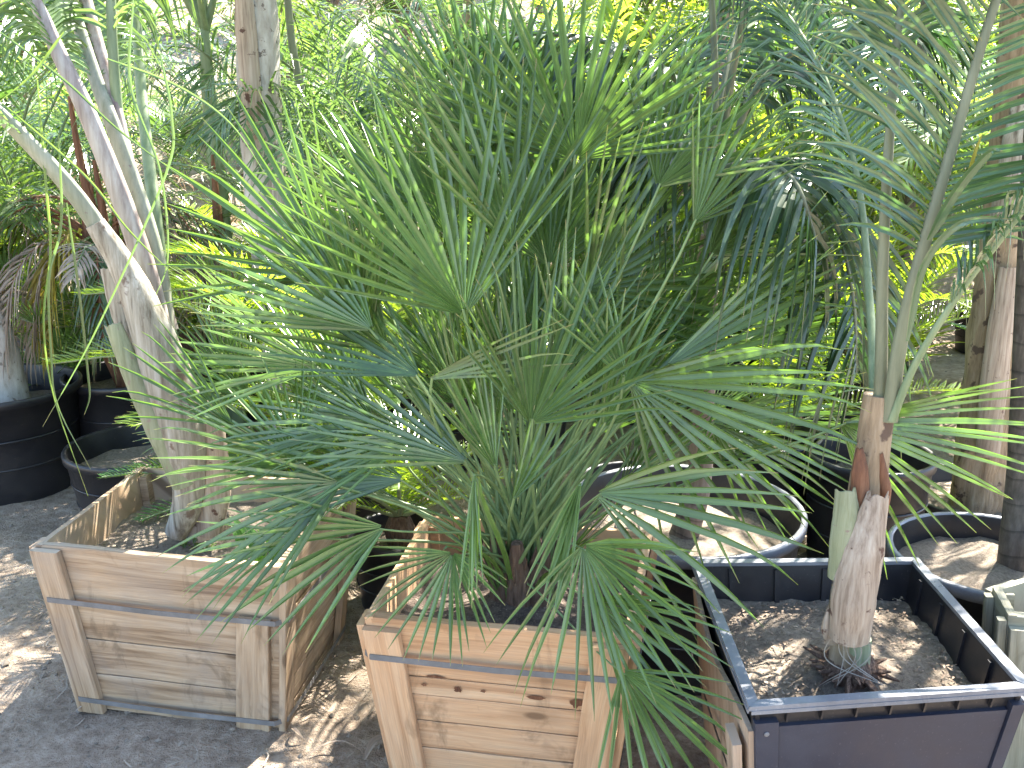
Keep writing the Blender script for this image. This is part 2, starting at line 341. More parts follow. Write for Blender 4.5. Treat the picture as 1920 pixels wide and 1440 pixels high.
def pebbles():
    rnd = random.Random(5); mb = MB()
    for i in range(3200):
        y = rnd.uniform(1.7, 3.4) if i < 2300 else rnd.uniform(3.4, 6.5)
        x = rnd.uniform(-1, 1)*(y*.62+.2)
        r = rnd.choice([.002, .003, .003, .004, .006, .009]) * rnd.uniform(.7, 1.3)
        if rnd.random() < .012: r = rnd.uniform(.012, .02)
        c = V((x, y, ground_h(x, y)+r*.25))
        pts = [c+V((rnd.uniform(.7, 1.2)*dx*r, rnd.uniform(.7, 1.2)*dy*r, rnd.uniform(.5, .9)*dz*r)) for dx, dy, dz in ((1,0,0),(0,1,0),(-1,0,0),(0,-1,0),(.2,.1,1),(0,.1,-1))]
        b = len(mb.v); mb.v += pts
        for k in range(4):
            mb.f.append((b+k, b+(k+1)%4, b+4)); mb.f.append((b+(k+1)%4, b+k, b+5)); mb.mi += [0, 0]; mb.uv += [(0,0)]*6
    tag(mb.build('gravel', M['stone']), 'small pebbles and crumbs of earth scattered over the dirt', kind='stuff')
pebbles()
def strip(mb, pts, ws, nrm, fold=.0, u0=0, v0=0, v1=1, m=0):
    n = len(pts); rows = []; uvs = []
    for i, p in enumerate(pts):
        T = (pts[min(n-1, i+1)]-pts[max(0, i-1)]).normalized(); S = T.cross(nrm)
        if S.length < 1e-4: S = T.cross(V((.3, .5, .8)))
        S.normalize(); NN = S.cross(T); v = v0+(v1-v0)*i/(n-1)
        if fold: rows.append([p-S*ws[i]+NN*(ws[i]*fold), p, p+S*ws[i]+NN*(ws[i]*fold)]); uvs.append([(u0+.02, v), (u0+.5, v), (u0+.98, v)])
        else: rows.append([p-S*ws[i], p+S*ws[i]]); uvs.append([(u0+.02, v), (u0+.98, v)])
    mb.grid(rows, uvs, m)
def straws():
    rnd = random.Random(8); mb = MB()
    for i in range(620):
        y = rnd.uniform(1.75, 3.6); x = rnd.uniform(-1, 1)*(y*.6+.2); a = rnd.uniform(0, pi); L = rnd.uniform(.015, .07)
        if rnd.random() < .06: L *= 2.3
        d = V((cos(a), sin(a), 0)); c = V((x, y, 0)); k = rnd.uniform(-.2, .2)
        pts = []
        for t in (0, .5, 1):
            q = c+d*(L*(t-.5))+V((-d.y, d.x, 0))*(k*L*(t-.5)**2*3); q.z = ground_h(q.x, q.y)+.004+rnd.uniform(0, .006); pts.append(q)
        ww = rnd.uniform(.0007, .002); strip(mb, pts, [ww, ww, ww*.5], V((0, 0, 1)))
    tag(mb.build('dry_litter', M['straw']), 'dry straw and leaf bits littering the dirt between the boxes', kind='stuff')
straws()

# ------------------------------------------------------------ boxes
def quadpt(c, u, v):                                # c: BL, BR, TR, TL
    return lerp(lerp(c[0], c[1], u), lerp(c[3], c[2], u), v)
def slab(mb, q, nrm, t0, t1, uvo, L, T, rnd=None):  # q BL BR TR TL
    j = (lambda: 0)
    p = [q[0]+nrm*t0, q[1]+nrm*t0, q[1]+nrm*t1, q[0]+nrm*t1, q[3]+nrm*t0, q[2]+nrm*t0, q[2]+nrm*t1, q[3]+nrm*t1]
    mb.hexa(p, uvo, L, T)
def side_corners(top, bot, i):
    j = (i+1) % 4; return [bot[i], bot[j], top[j], top[i]]   # seen from outside: BL, BR, TR, TL
def face_n(c):
    n = (c[1]-c[0]).cross(c[3]-c[0]); return n.normalized()
def scale_about(pts, s, z, c=None):
    c = c or sum(pts, V((0, 0, 0)))/4; return [V((lerp(c.x, p.x, s), lerp(c.y, p.y, s), z)) for p in pts]
def plank_side(c, splits, rnd, thick=.019, gap=.0016, jag=False):
    mb = MB(); n = face_n(c); Lw = (c[1]-c[0]).length
    for k in range(len(splits)-1):
        a, b = splits[k]+gap/.5, splits[k+1]-gap/.5
        dz = rnd.uniform(-.0015, .0015); u0 = rnd.uniform(0, 30); v0 = rnd.uniform(0, 30)
        ns = 8
        for s_ in range(ns):                        # slightly wavy plank built in steps, sharing ends
            pass
        rows = []
        # front & back faces as subdivided strips with small edge wander
        fr = []; 
        for s_ in range(ns+1):
            u = s_/ns
            ea = a+rnd.uniform(-.0018, .0018) if splits[k] > 0 else a
            eb = b+rnd.uniform(-.0018, .0018) if splits[k+1] < 1 else b+rnd.uniform(-.003, .002)
            p0 = quadpt(c, u, ea); p1 = quadpt(c, u, eb)
            fr.append([p0-n*(thick-dz), p0+n*(dz-.0012)+(p1-p0)*.0, p0+n*dz+(p1-p0)*.02, p1+n*dz-(p1-p0)*.02, p1+n*(dz-.0012), p1-n*(thick-dz)])
        T = (splits[k+1]-splits[k])*.5
        uvs = [[(u0+Lw*s_/ns, v0-.02), (u0+Lw*s_/ns, v0), (u0+Lw*s_/ns, v0+T*.02), (u0+Lw*s_/ns, v0+T*.98), (u0+Lw*s_/ns, v0+T), (u0+Lw*s_/ns, v0+T+.02)] for s_ in range(ns+1)]
        mb.grid(fr, uvs, 0, close=True)
        for e, r in ((0, fr[0]), (1, fr[-1])):
            i = len(mb.v); mb.v += r; mb.f.append(tuple(range(i, i+6))); mb.mi.append(0); mb.uv += [(u0+.01*q, v0) for q in range(6)]
    return mb
def batten(c, u0a, u0b, u1a, u1b, v0, v1, rnd, thick=.018, base=.0025):
    """board laid over the face; u0a..u0b at the bottom, u1a..u1b at the top"""
    mb = MB(); n = face_n(c); ns = 10; rows = []; uvs = []; uo, vo = rnd.uniform(0, 30), rnd.uniform(0, 30); L = (c[3]-c[0]).length
    for k in range(ns+1):
        t = k/ns; v = lerp(v0, v1, t); a = lerp(u0a, u1a, t)+rnd.uniform(-.0015, .0015); b = lerp(u0b, u1b, t)+rnd.uniform(-.0015, .0015)
        p = quadpt(c, a, v); q = quadpt(c, b, v); e = (q-p).normalized()*.002
        rows.append([p+n*base, p+n*(base+thick-.002), p+e+n*(base+thick), q-e+n*(base+thick), q+n*(base+thick-.002), q+n*base]); w_ = (q-p).length
        uvs.append([(uo+L*t, vo-.02), (uo+L*t, vo), (uo+L*t, vo+.003), (uo+L*t, vo+w_), (uo+L*t, vo+w_+.003), (uo+L*t, vo+w_+.02)])
    mb.grid(rows, uvs, 0, close=True)
    for r in (rows[0], rows[-1]):
        i = len(mb.v); mb.v += r; mb.f.append(tuple(range(i, i+6))); mb.mi.append(0); mb.uv += [(uo+.01*q, vo) for q in range(6)]
    return mb
def strap_loop(top, bot, v, off=.023, hw=.007):
    mb = MB(); rows = []
    ring = []
    c = sum([lerp(bot[i], top[i], v) for i in range(4)], V((0, 0, 0)))/4
    cor = [lerp(bot[i], top[i], v) for i in range(4)]
    pts = []
    for i in range(4):
        p = cor[i]; a = cor[i-1]; b = cor[(i+1) % 4]
        o = (p-a).normalized()+(p-b).normalized(); o = o*off
        pa = p+o+(a-p).normalized()*.028; pb = p+o+(b-p).normalized()*.028
        pts += [pa, pb]
        m_ = lerp(p+o, b+((b-p).normalized()+(b-cor[(i+2) % 4]).normalized())*off, .5); m_.z -= .004; pts.append(m_)
    up = V((0, 0, 1))
    for k in range(len(pts)+1):
        p = pts[k % len(pts)]; out = (p-c); out.z = 0; out.normalize()
        rows.append([p-up*hw, p+up*hw, p+up*hw+out*.0012, p-up*hw+out*.0012])
    mb.grid(rows, None, 0, close=True); return mb
def soil_part(poly4, z, mat, parent, seed, amp=.012, n=34, mound=None):
    mb = MB(); rows = []
    for j in range(n+1):
        r = []
        for i in range(n+1):
            p = quadpt(poly4, i/n, j/n); p = V((p.x, p.y, z)); p.z += noise.noise(V((p.x*9+seed, p.y*9, 0)))*amp+noise.noise(V((p.x*40+seed, p.y*40, 0)))*amp*.5
            if mound: d = math.hypot(p.x-mound[0], p.y-mound[1]); p.z += mound[2]*math.exp(-(d/mound[3])**2)
            r.append(p)
        rows.append(r)
    mb.grid(rows); return mb.build('soil', mat, parent, smooth=True)
def chips_part(poly4, z, parent, seed, cnt=500, mat='chip', rr=(.004, .013)):
    rnd = random.Random(seed); mb = MB()
    for i in range(cnt):
        p = quadpt(poly4, rnd.uniform(.03, .97), rnd.uniform(.03, .97)); p = V((p.x, p.y, z+rnd.uniform(.001, .012)))
        p.z += noise.noise(V((p.x*9+seed, p.y*9, 0)))*.012
        a = rnd.uniform(0, 2*pi); L = rnd.uniform(*rr); d = V((cos(a), sin(a), rnd.uniform(-.4, .4)))*L
        ww = rnd.uniform(.0008, .0035); strip(mb, [p-d*.5, p+d*.5], [ww, ww*.6], V((rnd.uniform(-.5, .5), rnd.uniform(-.5, .5), 1)))
    o = mb.build('mulch', M[mat], parent); o['kind'] = 'stuff'; return o
def wood_box(name, label, top, hgt, ratio, splits, mat, seed, batF, batW, straps, soil_z, group='wooden planter boxes', strapm='strap', tw=.085):
    rnd = random.Random(seed); bot = scale_about(top, ratio, 0.0)
    for p in bot: p.z = terrain(p.x, p.y)-.004
    top = [V((p.x, p.y, bot[0].z+hgt)) for p in top]
    c0 = sum(bot, V((0, 0, 0)))/4; root = thing(name, c0, label, 'planter box', group)
    for i in range(4):                               # 0 front, 1 right, 2 back, 3 left
        c = side_corners(top, bot, i)
        sp = list(splits)
        if i: sp = [0]+[min(.97, max(.04, s+rnd.uniform(-.04, .04))) for s in sp[1:-1]]+[1]
        plank_side(c, sp, rnd).build('side_panel', M[mat], root)
        for (a0, b0, a1, b1, v0, v1) in (batF if i == 0 else batW):
            batten(c, a0, b0, a1, b1, v0, v1, rnd).build('batten', M[mat], root)
        n = face_n(c)                                # inner corner cleat
        mb = MB(); q = [quadpt(c, .03, .02), quadpt(c, .10, .02), quadpt(c, .10, .97), quadpt(c, .03, .97)]
        slab(mb, q, -n, .021, .045, (rnd.uniform(0, 9), rnd.uniform(0, 9)), .05, .5); mb.build('cleat', M[mat], root)
    for v in straps: strap_loop(top, bot, v).build('strap', M[strapm], root)
    vz = soil_z/hgt; inner = [lerp(bot[i], top[i], vz) for i in range(4)]; inner = scale_about(inner, .94, bot[0].z+soil_z)
    return root, inner, top, bot

# left box
topL = [G(65, 1018, .5), G(525, 1062, .5), G(640, 890, .5), G(262, 872, .5)]
topL[2] = topL[1]+(topL[3]-topL[0])*1.0+V((.02, 0, 0))
bxL, inL, tL, bL = wood_box('planter_box', 'grey weathered wooden planter box on the left holding a white-trunked palm', topL, .50, .84, [0, .03, .235, .455, .67, 1], 'wood_a', 3,
    [(-.02, .115, -.01, .11, 0, .985), (.80, .965, .83, .965, 0, .70)], [(-.02, .11, -.02, .11, 0, .985), (.89, 1.0, .89, 1.0, 0, .985)], [.70, .085], .40)
soil_part(inL, inL[0].z, M['mulch'], bxL, 1, mound=(-.75, 2.75, .03, .15)); chips_part(inL, inL[0].z, bxL, 11, 500)
# middle box
topM = [G(682, 1152, .5), G(1185, 1197, .5), G(1226, 992, .5), G(798, 962, .5)]
bxM, inM, tM, bM = wood_box('planter_box', 'orange-toned wooden planter box in the middle holding the big fan palm', topM, .50, .80, [0, .14, .30, .455, .60, .70, 1], 'wood_b', 7,
    [(-.01, .15, -.005, .135, 0, .955), (.83, 1.0, .86, 1.0, 0, .975)], [(-.01, .12, -.01, .12, 0, .96), (.88, 1.01, .88, 1.01, 0, .96)], [.815, .03], .40)
soil_part(inM, inM[0].z, M['soil'], bxM, 4, mound=(.03, 2.2, .05, .12)); chips_part(inM, inM[0].z, bxM, 12, 600)
# bite holes in the middle box's narrow board
def bore_marks():
    c = side_corners(tM, bM, 0); n = face_n(c); rnd = random.Random(3)
    for (u, v, ru, rv) in ((.19, .665, .025, .010), (.35, .655, .034, .018), (.47, .66, .02, .009), (.72, .655, .075, .012), (.90, .645, .05, .026), (.25, .715, .09, .008)):
        mb = MB(); ring = []
        for k in range(14):
            a = 2*pi*k/14; rr = rnd.uniform(.6, 1.1); ring.append(quadpt(c, u*.88+.03+cos(a)*ru*.55*rr, v+sin(a)*rv*rr)+n*.0032)
        mb.v += ring; mb.f.append(tuple(range(14))); mb.uv += [(0, 0)]*14; mb.mi.append(0)
        mb.build('gouge', M['redbark'], bxM)
bore_marks()

# right black plastic box with plywood on its left side
def plastic_box():
    top = [G(1412, 1322, .5), G(1925, 1286, .5), G(1716, 1050, .5), G(1306, 1054, .5)]
    bot = scale_about(top, .80, .0); c0 = sum(bot, V((0, 0, 0)))/4
    root = thing('planter_box', c0, 'square black plastic planter box on the right with a plywood left side', 'planter box')
    shell = MB(); rimmb = MB(); rib = MB(); rec = MB()
    for i in range(4):
        c = side_corners(top, bot, i); n = face_n(c)
        if i != 3: slab(shell, [quadpt(c, .0, 0), quadpt(c, 1, 0), quadpt(c, 1, .985), quadpt(c, 0, .985)], n, -.012, -.004, (0, 0), .5, .5)
        else: slab(shell, [quadpt(c, .0, 0.55), quadpt(c, 1, 0.55), quadpt(c, 1, .985), quadpt(c, 0, .985)], n, -.012, -.004, (0, 0), .5, .5)
        # flange
        a, b = top[i], top[(i+1) % 4]; d = (b-a).normalized(); o = V((d.y, -d.x, 0)); 
        t = V((0, 0, 1)); e0, e1 = a-d*.006, b+d*.006
        p = [e0-o*.012-t*.006+d*.02, e1-o*.012-t*.006-d*.02, e1+o*.010-t*.006+d*.006, e0+o*.010-t*.006-d*.006]
        p = p+[q+t*.009 for q in p]; rimmb.hexa(p, (0, 0), .5, .02)
        sk = [q-t*.0 for q in (e0+o*.0085, e1+o*.0085, e1+o*.0115, e0+o*.0115)]; p = [q-t*.014 for q in sk]+[q-t*.0062 for q in sk]; rimmb.hexa(p, (0, 0), .5, .02)
        nr = 7
        for k in range(1, nr+1):
            u = k/(nr+1); q = quadpt(c, u, 0); tq = lerp(a, b, u)
            pa = [tq-d*.002-t*.042-o*.006, tq+d*.002-t*.042-o*.006, tq+d*.002-t*.042+o*.001, tq-d*.002-t*.042+o*.001]
            pb = [tq-d*.002-t*.007-o*.004, tq+d*.002-t*.007-o*.004, tq+d*.002-t*.007+o*.0083, tq-d*.002-t*.007+o*.0083]
            rb1 = MB(); rb1.hexa(pa+pb, (0, 0), .05, .05); rb1.build('rib', M['plastic'], root)
        # inner ribs
        for u in (.2, .42, .64, .85):
            q = [quadpt(c, u-.012, .75), quadpt(c, u+.012, .75), quadpt(c, u+.012, .97), quadpt(c, u-.012, .97)]; rb1 = MB(); slab(rb1, q, -n, .013, .019, (0, 0), .05, .3); rb1.build('rib', M['plastic'], root)
        if i != 3:
            for (u0, u1, v0, v1, z0, z1) in ((.09, .95, .56, .90, -.004, .006), (.09, .95, .50, .555, -.004, .011), (.09, .95, .06, .495, -.004, .006), (.0, .085, 0, .93, -.004, .012), (.955, 1.0, 0, .93, -.004, .012)):
                slab(rec, [quadpt(c, u0, v0), quadpt(c, u1, v0), quadpt(c, u1, v1), quadpt(c, u0, v1)], n, z0, z1, (0, 0), .5, .3)
    rec.build('side_panel', M['plastic2'], root); shell.build('liner', M['plastic'], root); rimmb.build('rim', M['rim'], root)
    # screws on the front
    c = side_corners(top, bot, 0); n = face_n(c)
    for u, v in ((.35, .60), (.68, .60), (.04, .88), (.045, .5), (.975, .55)):
        mb = MB(); p = quadpt(c, u, v)+n*(.0135 if u < .08 or u > .96 else .0075); ax = (c[1]-c[0]).normalized(); up = n.cross(ax)
        rows = [[p+ax*(cos(a)*r)+up*(sin(a)*r)+n*h for a in [2*pi*k/10 for k in range(10)]] for r, h in ((.005, -.001), (.005, .001), (.002, .0025), (.0001, .002))]
        mb.grid(rows, None, 0, close=True); mb.build('screw', M['strap'], root)
    # wavy plywood sheet over the left side
    c = side_corners(top, bot, 3); n = face_n(c); rnd = random.Random(2)
    mb = MB(); rows = []; uvs = []
    for j in range(13):
        t = j/12; tp = .925-.10*sin(pi*t)*(0.6+.4*sin(5*t))-.05*t
        r = []
        for k, (v, off) in enumerate(((0, .002), (0, .012), (tp, .012), (tp, .002))):
            r.append(quadpt(c, t, v)+n*(off+.006*sin(3.2*t+.4)))
        rows.append(r); uvs.append([(v*.5, t*.5) for v in (0, .01, tp, tp+.02)])
    mb.grid(rows, uvs, 0, close=True)
    for r in (rows[0], rows[-1]):
        i = len(mb.v); mb.v += r; mb.f.append(tuple(range(i, i+4))); mb.mi.append(0); mb.uv += [(0, 0)]*4
    o = mb.build('plywood_panel', M['plywood'], root); o['label'] = 'wavy tan plywood panel screwed over the left side'
    b2 = batten(c, .86, .985, .86, .985, 0, .80, rnd, .018, .021); b2.build('batten', M['plywood'], root)
    strap_loop(top, bot, .52, .03, .004).build('strap', M['plastic'], root)
    vz = .405/.5; inner = scale_about([lerp(bot[i], top[i], vz) for i in range(4)], .955, .405)
    soil_part(inner, .405, M['mulch'], root, 9, .014, 40, mound=(.72, 1.93, .03, .1)); chips_part(inner, .405, root, 13, 1500)
plastic_box()
# fragment of a wooden box at the right frame edge
topE = [G(1890, 1150, .5), G(2330, 1190, .5), G(2300, 1040, .5), G(1858, 1096, .5)]
topE = [V((1.03, 1.93, .5)), V((1.58, 1.86, .5)), V((1.66, 2.42, .5)), V((1.12, 2.14, .5))]
topE = [G(1892, 1150, .5)+V((.0, .0, 0)), G(1892, 1150, .5)+V((.5, -.10, 0)), G(1862, 1096, .5)+V((.58, .30, 0)), G(1862, 1096, .5)]
bxE, inE, tE, bE = wood_box('planter_box', 'green-grey wooden box corner cut off by the right edge of the photo', topE, .50, .86, [0, .33, .66, 1], 'greenwood', 23,
    [(.0, .12, .0, .12, 0, .95), (.9, 1, .9, 1, 0, .95)], [(.03, .2, .03, .2, 0, .97), (.85, 1, .85, 1, 0, .97)], [.6], .38)
soil_part(inE, inE[0].z, M['mulch'], bxE, 6)

# ------------------------------------------------------------ round pots
def pot(loc, r, h, label, soil_h=None, group='black nursery pots', mat='plastic', rb=.82, soilm='mulch', n=40, rimm=None, seed=0):
    x, y, z = loc; root = thing('nursery_pot', loc, label, 'plant pot', group); O = V(loc)
    def ring(rr, zz): return [O+V((cos(2*pi*k/n)*rr, sin(2*pi*k/n)*rr, zz)) for k in range(n)]
    sh = soil_h if soil_h is not None else h-.07
    t = .006
    mb = MB(); prof = [(r*rb, 0), (r*(rb+(1-rb)*.5), h*.5), (r*(rb+(1-rb)*.93)-.004, h-.035), (r-.004, h-.034)]
    mb.grid([ring(a, b) for a, b in prof], None, 0, close=True)
    ins = [(r-.012, h-.004), (r-.02, h-.04), (r*(rb+(1-rb)*sh/h)-.012, sh-.03)]
    mb.grid([ring(a, b) for a, b in ins], None, 0, close=True)
    for hb in (.35, .62): mb.grid([ring(r*(rb+(1-rb)*(hb+q))+w_, h*(hb+q)) for q, w_ in ((-.012, 0.0005), (-.008, .004), (.008, .004), (.012, .0005))], None, 0, close=True)
    mb.build('body', M[mat], root, smooth=True)
    rm = MB(); rm.grid([ring(a, b) for a, b in ((r-.003, h-.034), (r+.004, h-.032), (r+.006, h-.006), (r+.002, h), (r-.008, h+.001), (r-.012, h-.004))], None, 0, close=True)
    kid(root, rm.build('rim', M[rimm or mat], root, smooth=True))
    sm = MB(); R = r*(rb+(1-rb)*sh/h)-.012; rows = []
    for j in range(11):
        rr = R*j/10; rows.append([p+V((0, 0, noise.noise(V((p.x*14+seed, p.y*14, 0)))*.014+.01*(1-j/10))) for p in ring(max(rr, .001), sh)])
    sm.grid(rows, None, 0, close=True); sm.build('soil', M[soilm], root, smooth=True)
    return root
def GP(px, py, h, r=0): p = G(px, py, h); return (p.x, p.y, 0)
P5 = (-2.15, 4.02, 0); pot(P5, .33, .45, 'large black pot at the left edge holding a pale leaning trunk', .33, seed=1)
P6 = (-1.44, 3.66, 0); pot(P6, .27, .31, 'low black pot with bare soil behind the left wooden box', .22, seed=2)
P6b = (-1.72, 4.30, 0); pot(P6b, .26, .42, 'black pot under the clump of dried bronze fronds', .34, seed=3)
P7 = (.50, 2.72, 0); pot(P7, .345, .45, 'wide round tub with a sunlit rim behind the fan palm', .345, rimm='rim', seed=4)
P8 = (1.235, 3.27, 0); pot(P8, .215, .42, 'tall glossy black pot directly behind the black square box', .30, seed=5)
P9b = (.90, 3.50, 0); pot(P9b, .23, .42, 'black pot in shade between the wide tub and the tall glossy pot', .33, seed=6)
P9 = (1.80, 3.55, 0); pot(P9, .30, .16, 'shallow black pot around the foot of the big peeling trunk', .10, seed=7)
P10 = (1.31, 2.50, 0); pot(P10, .27, .41, 'round black pot at right edge beside the black square box', .34, rimm='rim', seed=8)
P12 = (-.36, 2.98, 0); pot(P12, .16, .26, 'small black pot in the gap between the two wooden boxes', .20, seed=9)

# ------------------------------------------------------------ fan palm leaves
def fan_blade(mb, hub, C, Nn, L, half, rnd, dal=.115, split=.33, droop=.10, cup=.0, fold=.9, u0=0, cone=.45):
    S = Nn.cross(C).normalized(); n = max(6, int(2*half/dal)); Z = V((0, 0, -1))
    st = (.03, .16, .30, split, .62, .78, .90, 1.0)
    for i in range(n):
        a = lerp(-half, half, (i+.5)/n)+rnd.uniform(-.24, .24)*dal; d = (C*cos(a)+S*sin(a)+Nn*(cone*sin(a)**2+rnd.uniform(-.03, .03))).normalized()
        ea = abs(a)/max(half, .01); Li = L*(1-.22*ea**2)*rnd.uniform(.90, 1.05); dd = droop*rnd.uniform(.4, 1.7)
        sp = split*rnd.uniform(.85, 1.12)*(1-.25*ea); ws = sp*Li*tan(dal*.5)*.98; wk = rnd.uniform(.95, 1.15); rows = []; uvs = []
        side = d.cross(Nn).normalized(); kink = rnd.uniform(-.035, .035); lift = rnd.uniform(-.05, .05)
        tipd = rnd.random() < .12
        for t in st:
            tt = t if t <= .3 else (sp if t == split else t)
            if t > split and tt < sp: tt = sp+.02
            r = tt*Li
            if tt <= sp+.001: hw = max(.0012, r*tan(dal*.5)*.98); fo = fold
            else:
                q = (tt-sp)/(1-sp); hw = ws*(1-q**1.9)*min(wk, 1+q*2)+.0005; fo = fold*(1-.25*q)
            e = max(0, tt-sp)
            p = hub+d*r+Nn*(cup*r*r*3+lift*e*Li)+Z*(dd*L*(tt**2.6))+side*(kink*e*Li)
            if tipd and tt > .85: p += Z*(.05*Li*(tt-.85)/.15)
            rows.append([p-side*hw+Nn*0, p-Nn*(hw*fo), p+side*hw+Nn*0]); uvs.append([(u0+i+.02, t), (u0+i+.5, t), (u0+i+.98, t)])
        mb.grid(rows, uvs)
def screen_dir(ang, away):                          # direction given as seen from where the photo is taken, made world-space
    a = radians(ang); e = radians(away); return ((CR*cos(a)+CU*sin(a))*cos(e)+CF*sin(e)).normalized()
def fan_frond(root, hub, C, roll, L, half, seed, base, mat='fan', pm='fan_pet', droop=.1, pr=.0036, cup=0, name='frond', faceN=None, dal=.102):
    rnd = random.Random(seed)
    toward = faceN if faceN is not None else -CF
    Nn = (toward-C*toward.dot(C)).normalized(); Nn = Matrix.Rotation(radians(roll), 3, C) @ Nn
    mb = MB(); fan_blade(mb, hub, C, Nn, L, radians(half), rnd, droop=droop, cup=cup, dal=dal)
    o = mb.build(name, M[mat], root)
    D = (hub-base).length; up = V((0, 0, 1)); out = (hub-base); out.z = 0
    pd = (C*.6+up*.35+(hub-base).normalized()*.3).normalized()
    pts = bez(base, base+up*(D*.22)+(hub-base)*.22, hub-pd*(D*.16)-(hub-base)*.12, hub+C*.012, 10)
    pb = MB(); pb.tube(pts, taper(pr*1.5, pr*.8, 10), 6, flat=.6); q = pb.build('petiole', M[pm], o, smooth=True)
    kid(root, o); kid(o, q); return o

HB = V((.028, 2.215, .43))
hero = thing('fan_palm', HB, 'large green fan palm growing in the middle wooden box', 'palm')
rr = random.Random(77)
# hx, hy, Y, angle, half-spread, length px, away deg, roll, seed, droop
FANS = [
 (905, 285, 2.42, 100, 62, 330, 10, 8, 1, .02), (1078, 300, 2.30, 88, 92, 330, -4, -4, 2, .02), (872, 590, 2.12, 112, 62, 390, -6, 12, 3, .02),
 (628, 520, 2.28, 137, 52, 370, 8, -14, 4, .03), (668, 548, 2.40, 95, 80, 75, 0, 5, 5, .05), (788, 706, 2.02, 160, 40, 300, 28, 48, 6, .04),
 (800, 712, 2.02, 18, 22, 250, -5, 45, 46, .02), (995, 795, 2.00, 70, 66, 300, 4, 10, 7, .03), (1246, 688, 2.10, 24, 36, 370, 5, 30, 8, .05),
 (1180, 715, 2.05, -22, 58, 400, -8, 32, 9, .07), (1175, 712, 2.04, 120, 25, 210, 5, 10, 47, .02), (562, 868, 2.22, 150, 70, 245, 8, 26, 10, .05),
 (640, 905, 2.05, 208, 52, 320, -5, 34, 11, .10), (722, 988, 1.98, 202, 44, 270, -6, 36, 12, .10), (1115, 925, 2.00, -6, 50, 350, -5, 38, 13, .10),
 (1093, 1022, 1.90, -62, 78, 260, -14, 20, 14, .12), (1112, 1122, 1.90, -28, 48, 235, -12, 26, 15, .12), (1165, 1256, 1.82, -50, 58, 240, -8, 10, 16, .10),
 (1575, 792, 1.98, -12, 58, 330, -4, 38, 17, .07), (1262, 640, 2.35, 42, 45, 330, 22, 24, 18, .04), (1100, 545, 2.20, 40, 66, 330, 6, 22, 19, .03),
 (1232, 352, 2.20, 52, 55, 290, 8, -18, 20, .03), (1030, 500, 2.32, 92, 70, 300, 12, 4, 21, .02), (880, 868, 2.05, 156, 38, 330, 4, 34, 22, .05),
 (849, 1036, 2.02, 255, 86, 170, -18, 16, 23, .10), (700, 790, 2.25, 170, 60, 280, 12, 34, 24, .05), (950, 320, 2.55, 80, 70, 330, 14, 0, 25, .02),
 (760, 420, 2.50, 125, 55, 300, 18, 6, 26, .03), (1330, 480, 2.22, 38, 50, 270, 10, -20, 27, .04), (1300, 420, 2.12, 60, 40, 240, 4, 10, 51, .03), (985, 330, 2.52, 92, 55, 330, 2, 20, 61, .02), (1150, 400, 2.5, 62, 50, 320, 6, -12, 62, .02), (840, 440, 2.45, 108, 45, 340, 4, -20, 63, .02), (730, 660, 2.2, 138, 38, 330, 4, 10, 64, .03), (1060, 700, 2.08, 78, 34, 270, 0, 25, 65, .02), (930, 880, 2.02, 110, 26, 240, 0, 12, 66, .03), (1130, 800, 2.08, 55, 40, 260, 4, 20, 67, .03), (760, 900, 2.12, 176, 42, 290, 0, 42, 68, .06), (1390, 560, 2.15, 28, 34, 250, 4, 25, 52, .04), (700, 620, 2.15, 150, 45, 320, 6, 30, 53, .04), (960, 460, 2.18, 96, 50, 330, 2, 15, 54, .02), (770, 560, 2.3, 128, 40, 330, 8, 5, 55, .03), (1330, 790, 2.25, -8, 60, 290, 6, 40, 28, .06),
 (1010, 640, 2.30, 82, 50, 260, 12, 0, 29, .02), (1060, 430, 2.45, 70, 60, 290, 16, 12, 30, .03), 
 (600, 690, 2.35, 165, 50, 260, 12, 30, 32, .05), (780, 820, 2.15, 190, 46, 260, 4, 44, 33, .06), (1400, 640, 2.30, 8, 40, 230, 4, 36, 34, .06),
 (960, 940, 1.98, 60, 20, 200, 0, 10, 35, .02), (1090, 900, 1.98, 250, 14, 210, -15, 10, 36, .03), (890, 880, 1.95, 268, 7, 215, -6, 10, 37, .01),
 (560, 1000, 2.15, 195, 40, 200, 4, 40, 39, .08), (840, 700, 2.35, 130, 50, 240, 16, 20, 40, .03),
 (1160, 600, 2.45, 70, 60, 260, 22, 0, 41, .03)]
for (hx, hy, Y, ang, hf, lp, aw, roll, sd_, dr) in FANS:
    hub = W(hx, hy, Y); L = 1.17*lp/F*((hub-V((0, 0, CAMH))).dot(CF))
    b = HB+V((rr.uniform(-.06, .06), rr.uniform(-.05, .05), rr.uniform(0, .07)))
    fan_frond(hero, hub, screen_dir(ang, aw), roll+rr.uniform(-6, 6), L, hf, sd_, b, droop=dr*.8, dal=rr.uniform(.098, .13) if hy < 900 else rr.uniform(.135, .165))
for i in range(44):                                 # the far side and the dense middle of the clump
    a = rr.uniform(0, 2*pi); el = rr.uniform(.32, 1.45); R = rr.uniform(.28, .78)
    if sin(a) < 0: a = -a
    hub = HB+V((cos(a)*cos(el)*R, sin(a)*cos(el)*R*.85, .12+sin(el)*R*1.15))
    C = ((hub-HB).normalized()+V((rr.uniform(-.3, .3), rr.uniform(-.1, .3), rr.uniform(-.15, .3)))).normalized()
    fan_frond(hero, hub, C, rr.uniform(-60, 60), rr.uniform(.24, .38), rr.uniform(30, 60), 100+i, HB+V((rr.uniform(-.06, .06), rr.uniform(-.05, .05), rr.uniform(0, .06))), droop=.05, faceN=V((0, -.3, 1)) if rr.random() < .5 else None)
mb = MB()                                           # hairy base with many leaf-base stubs
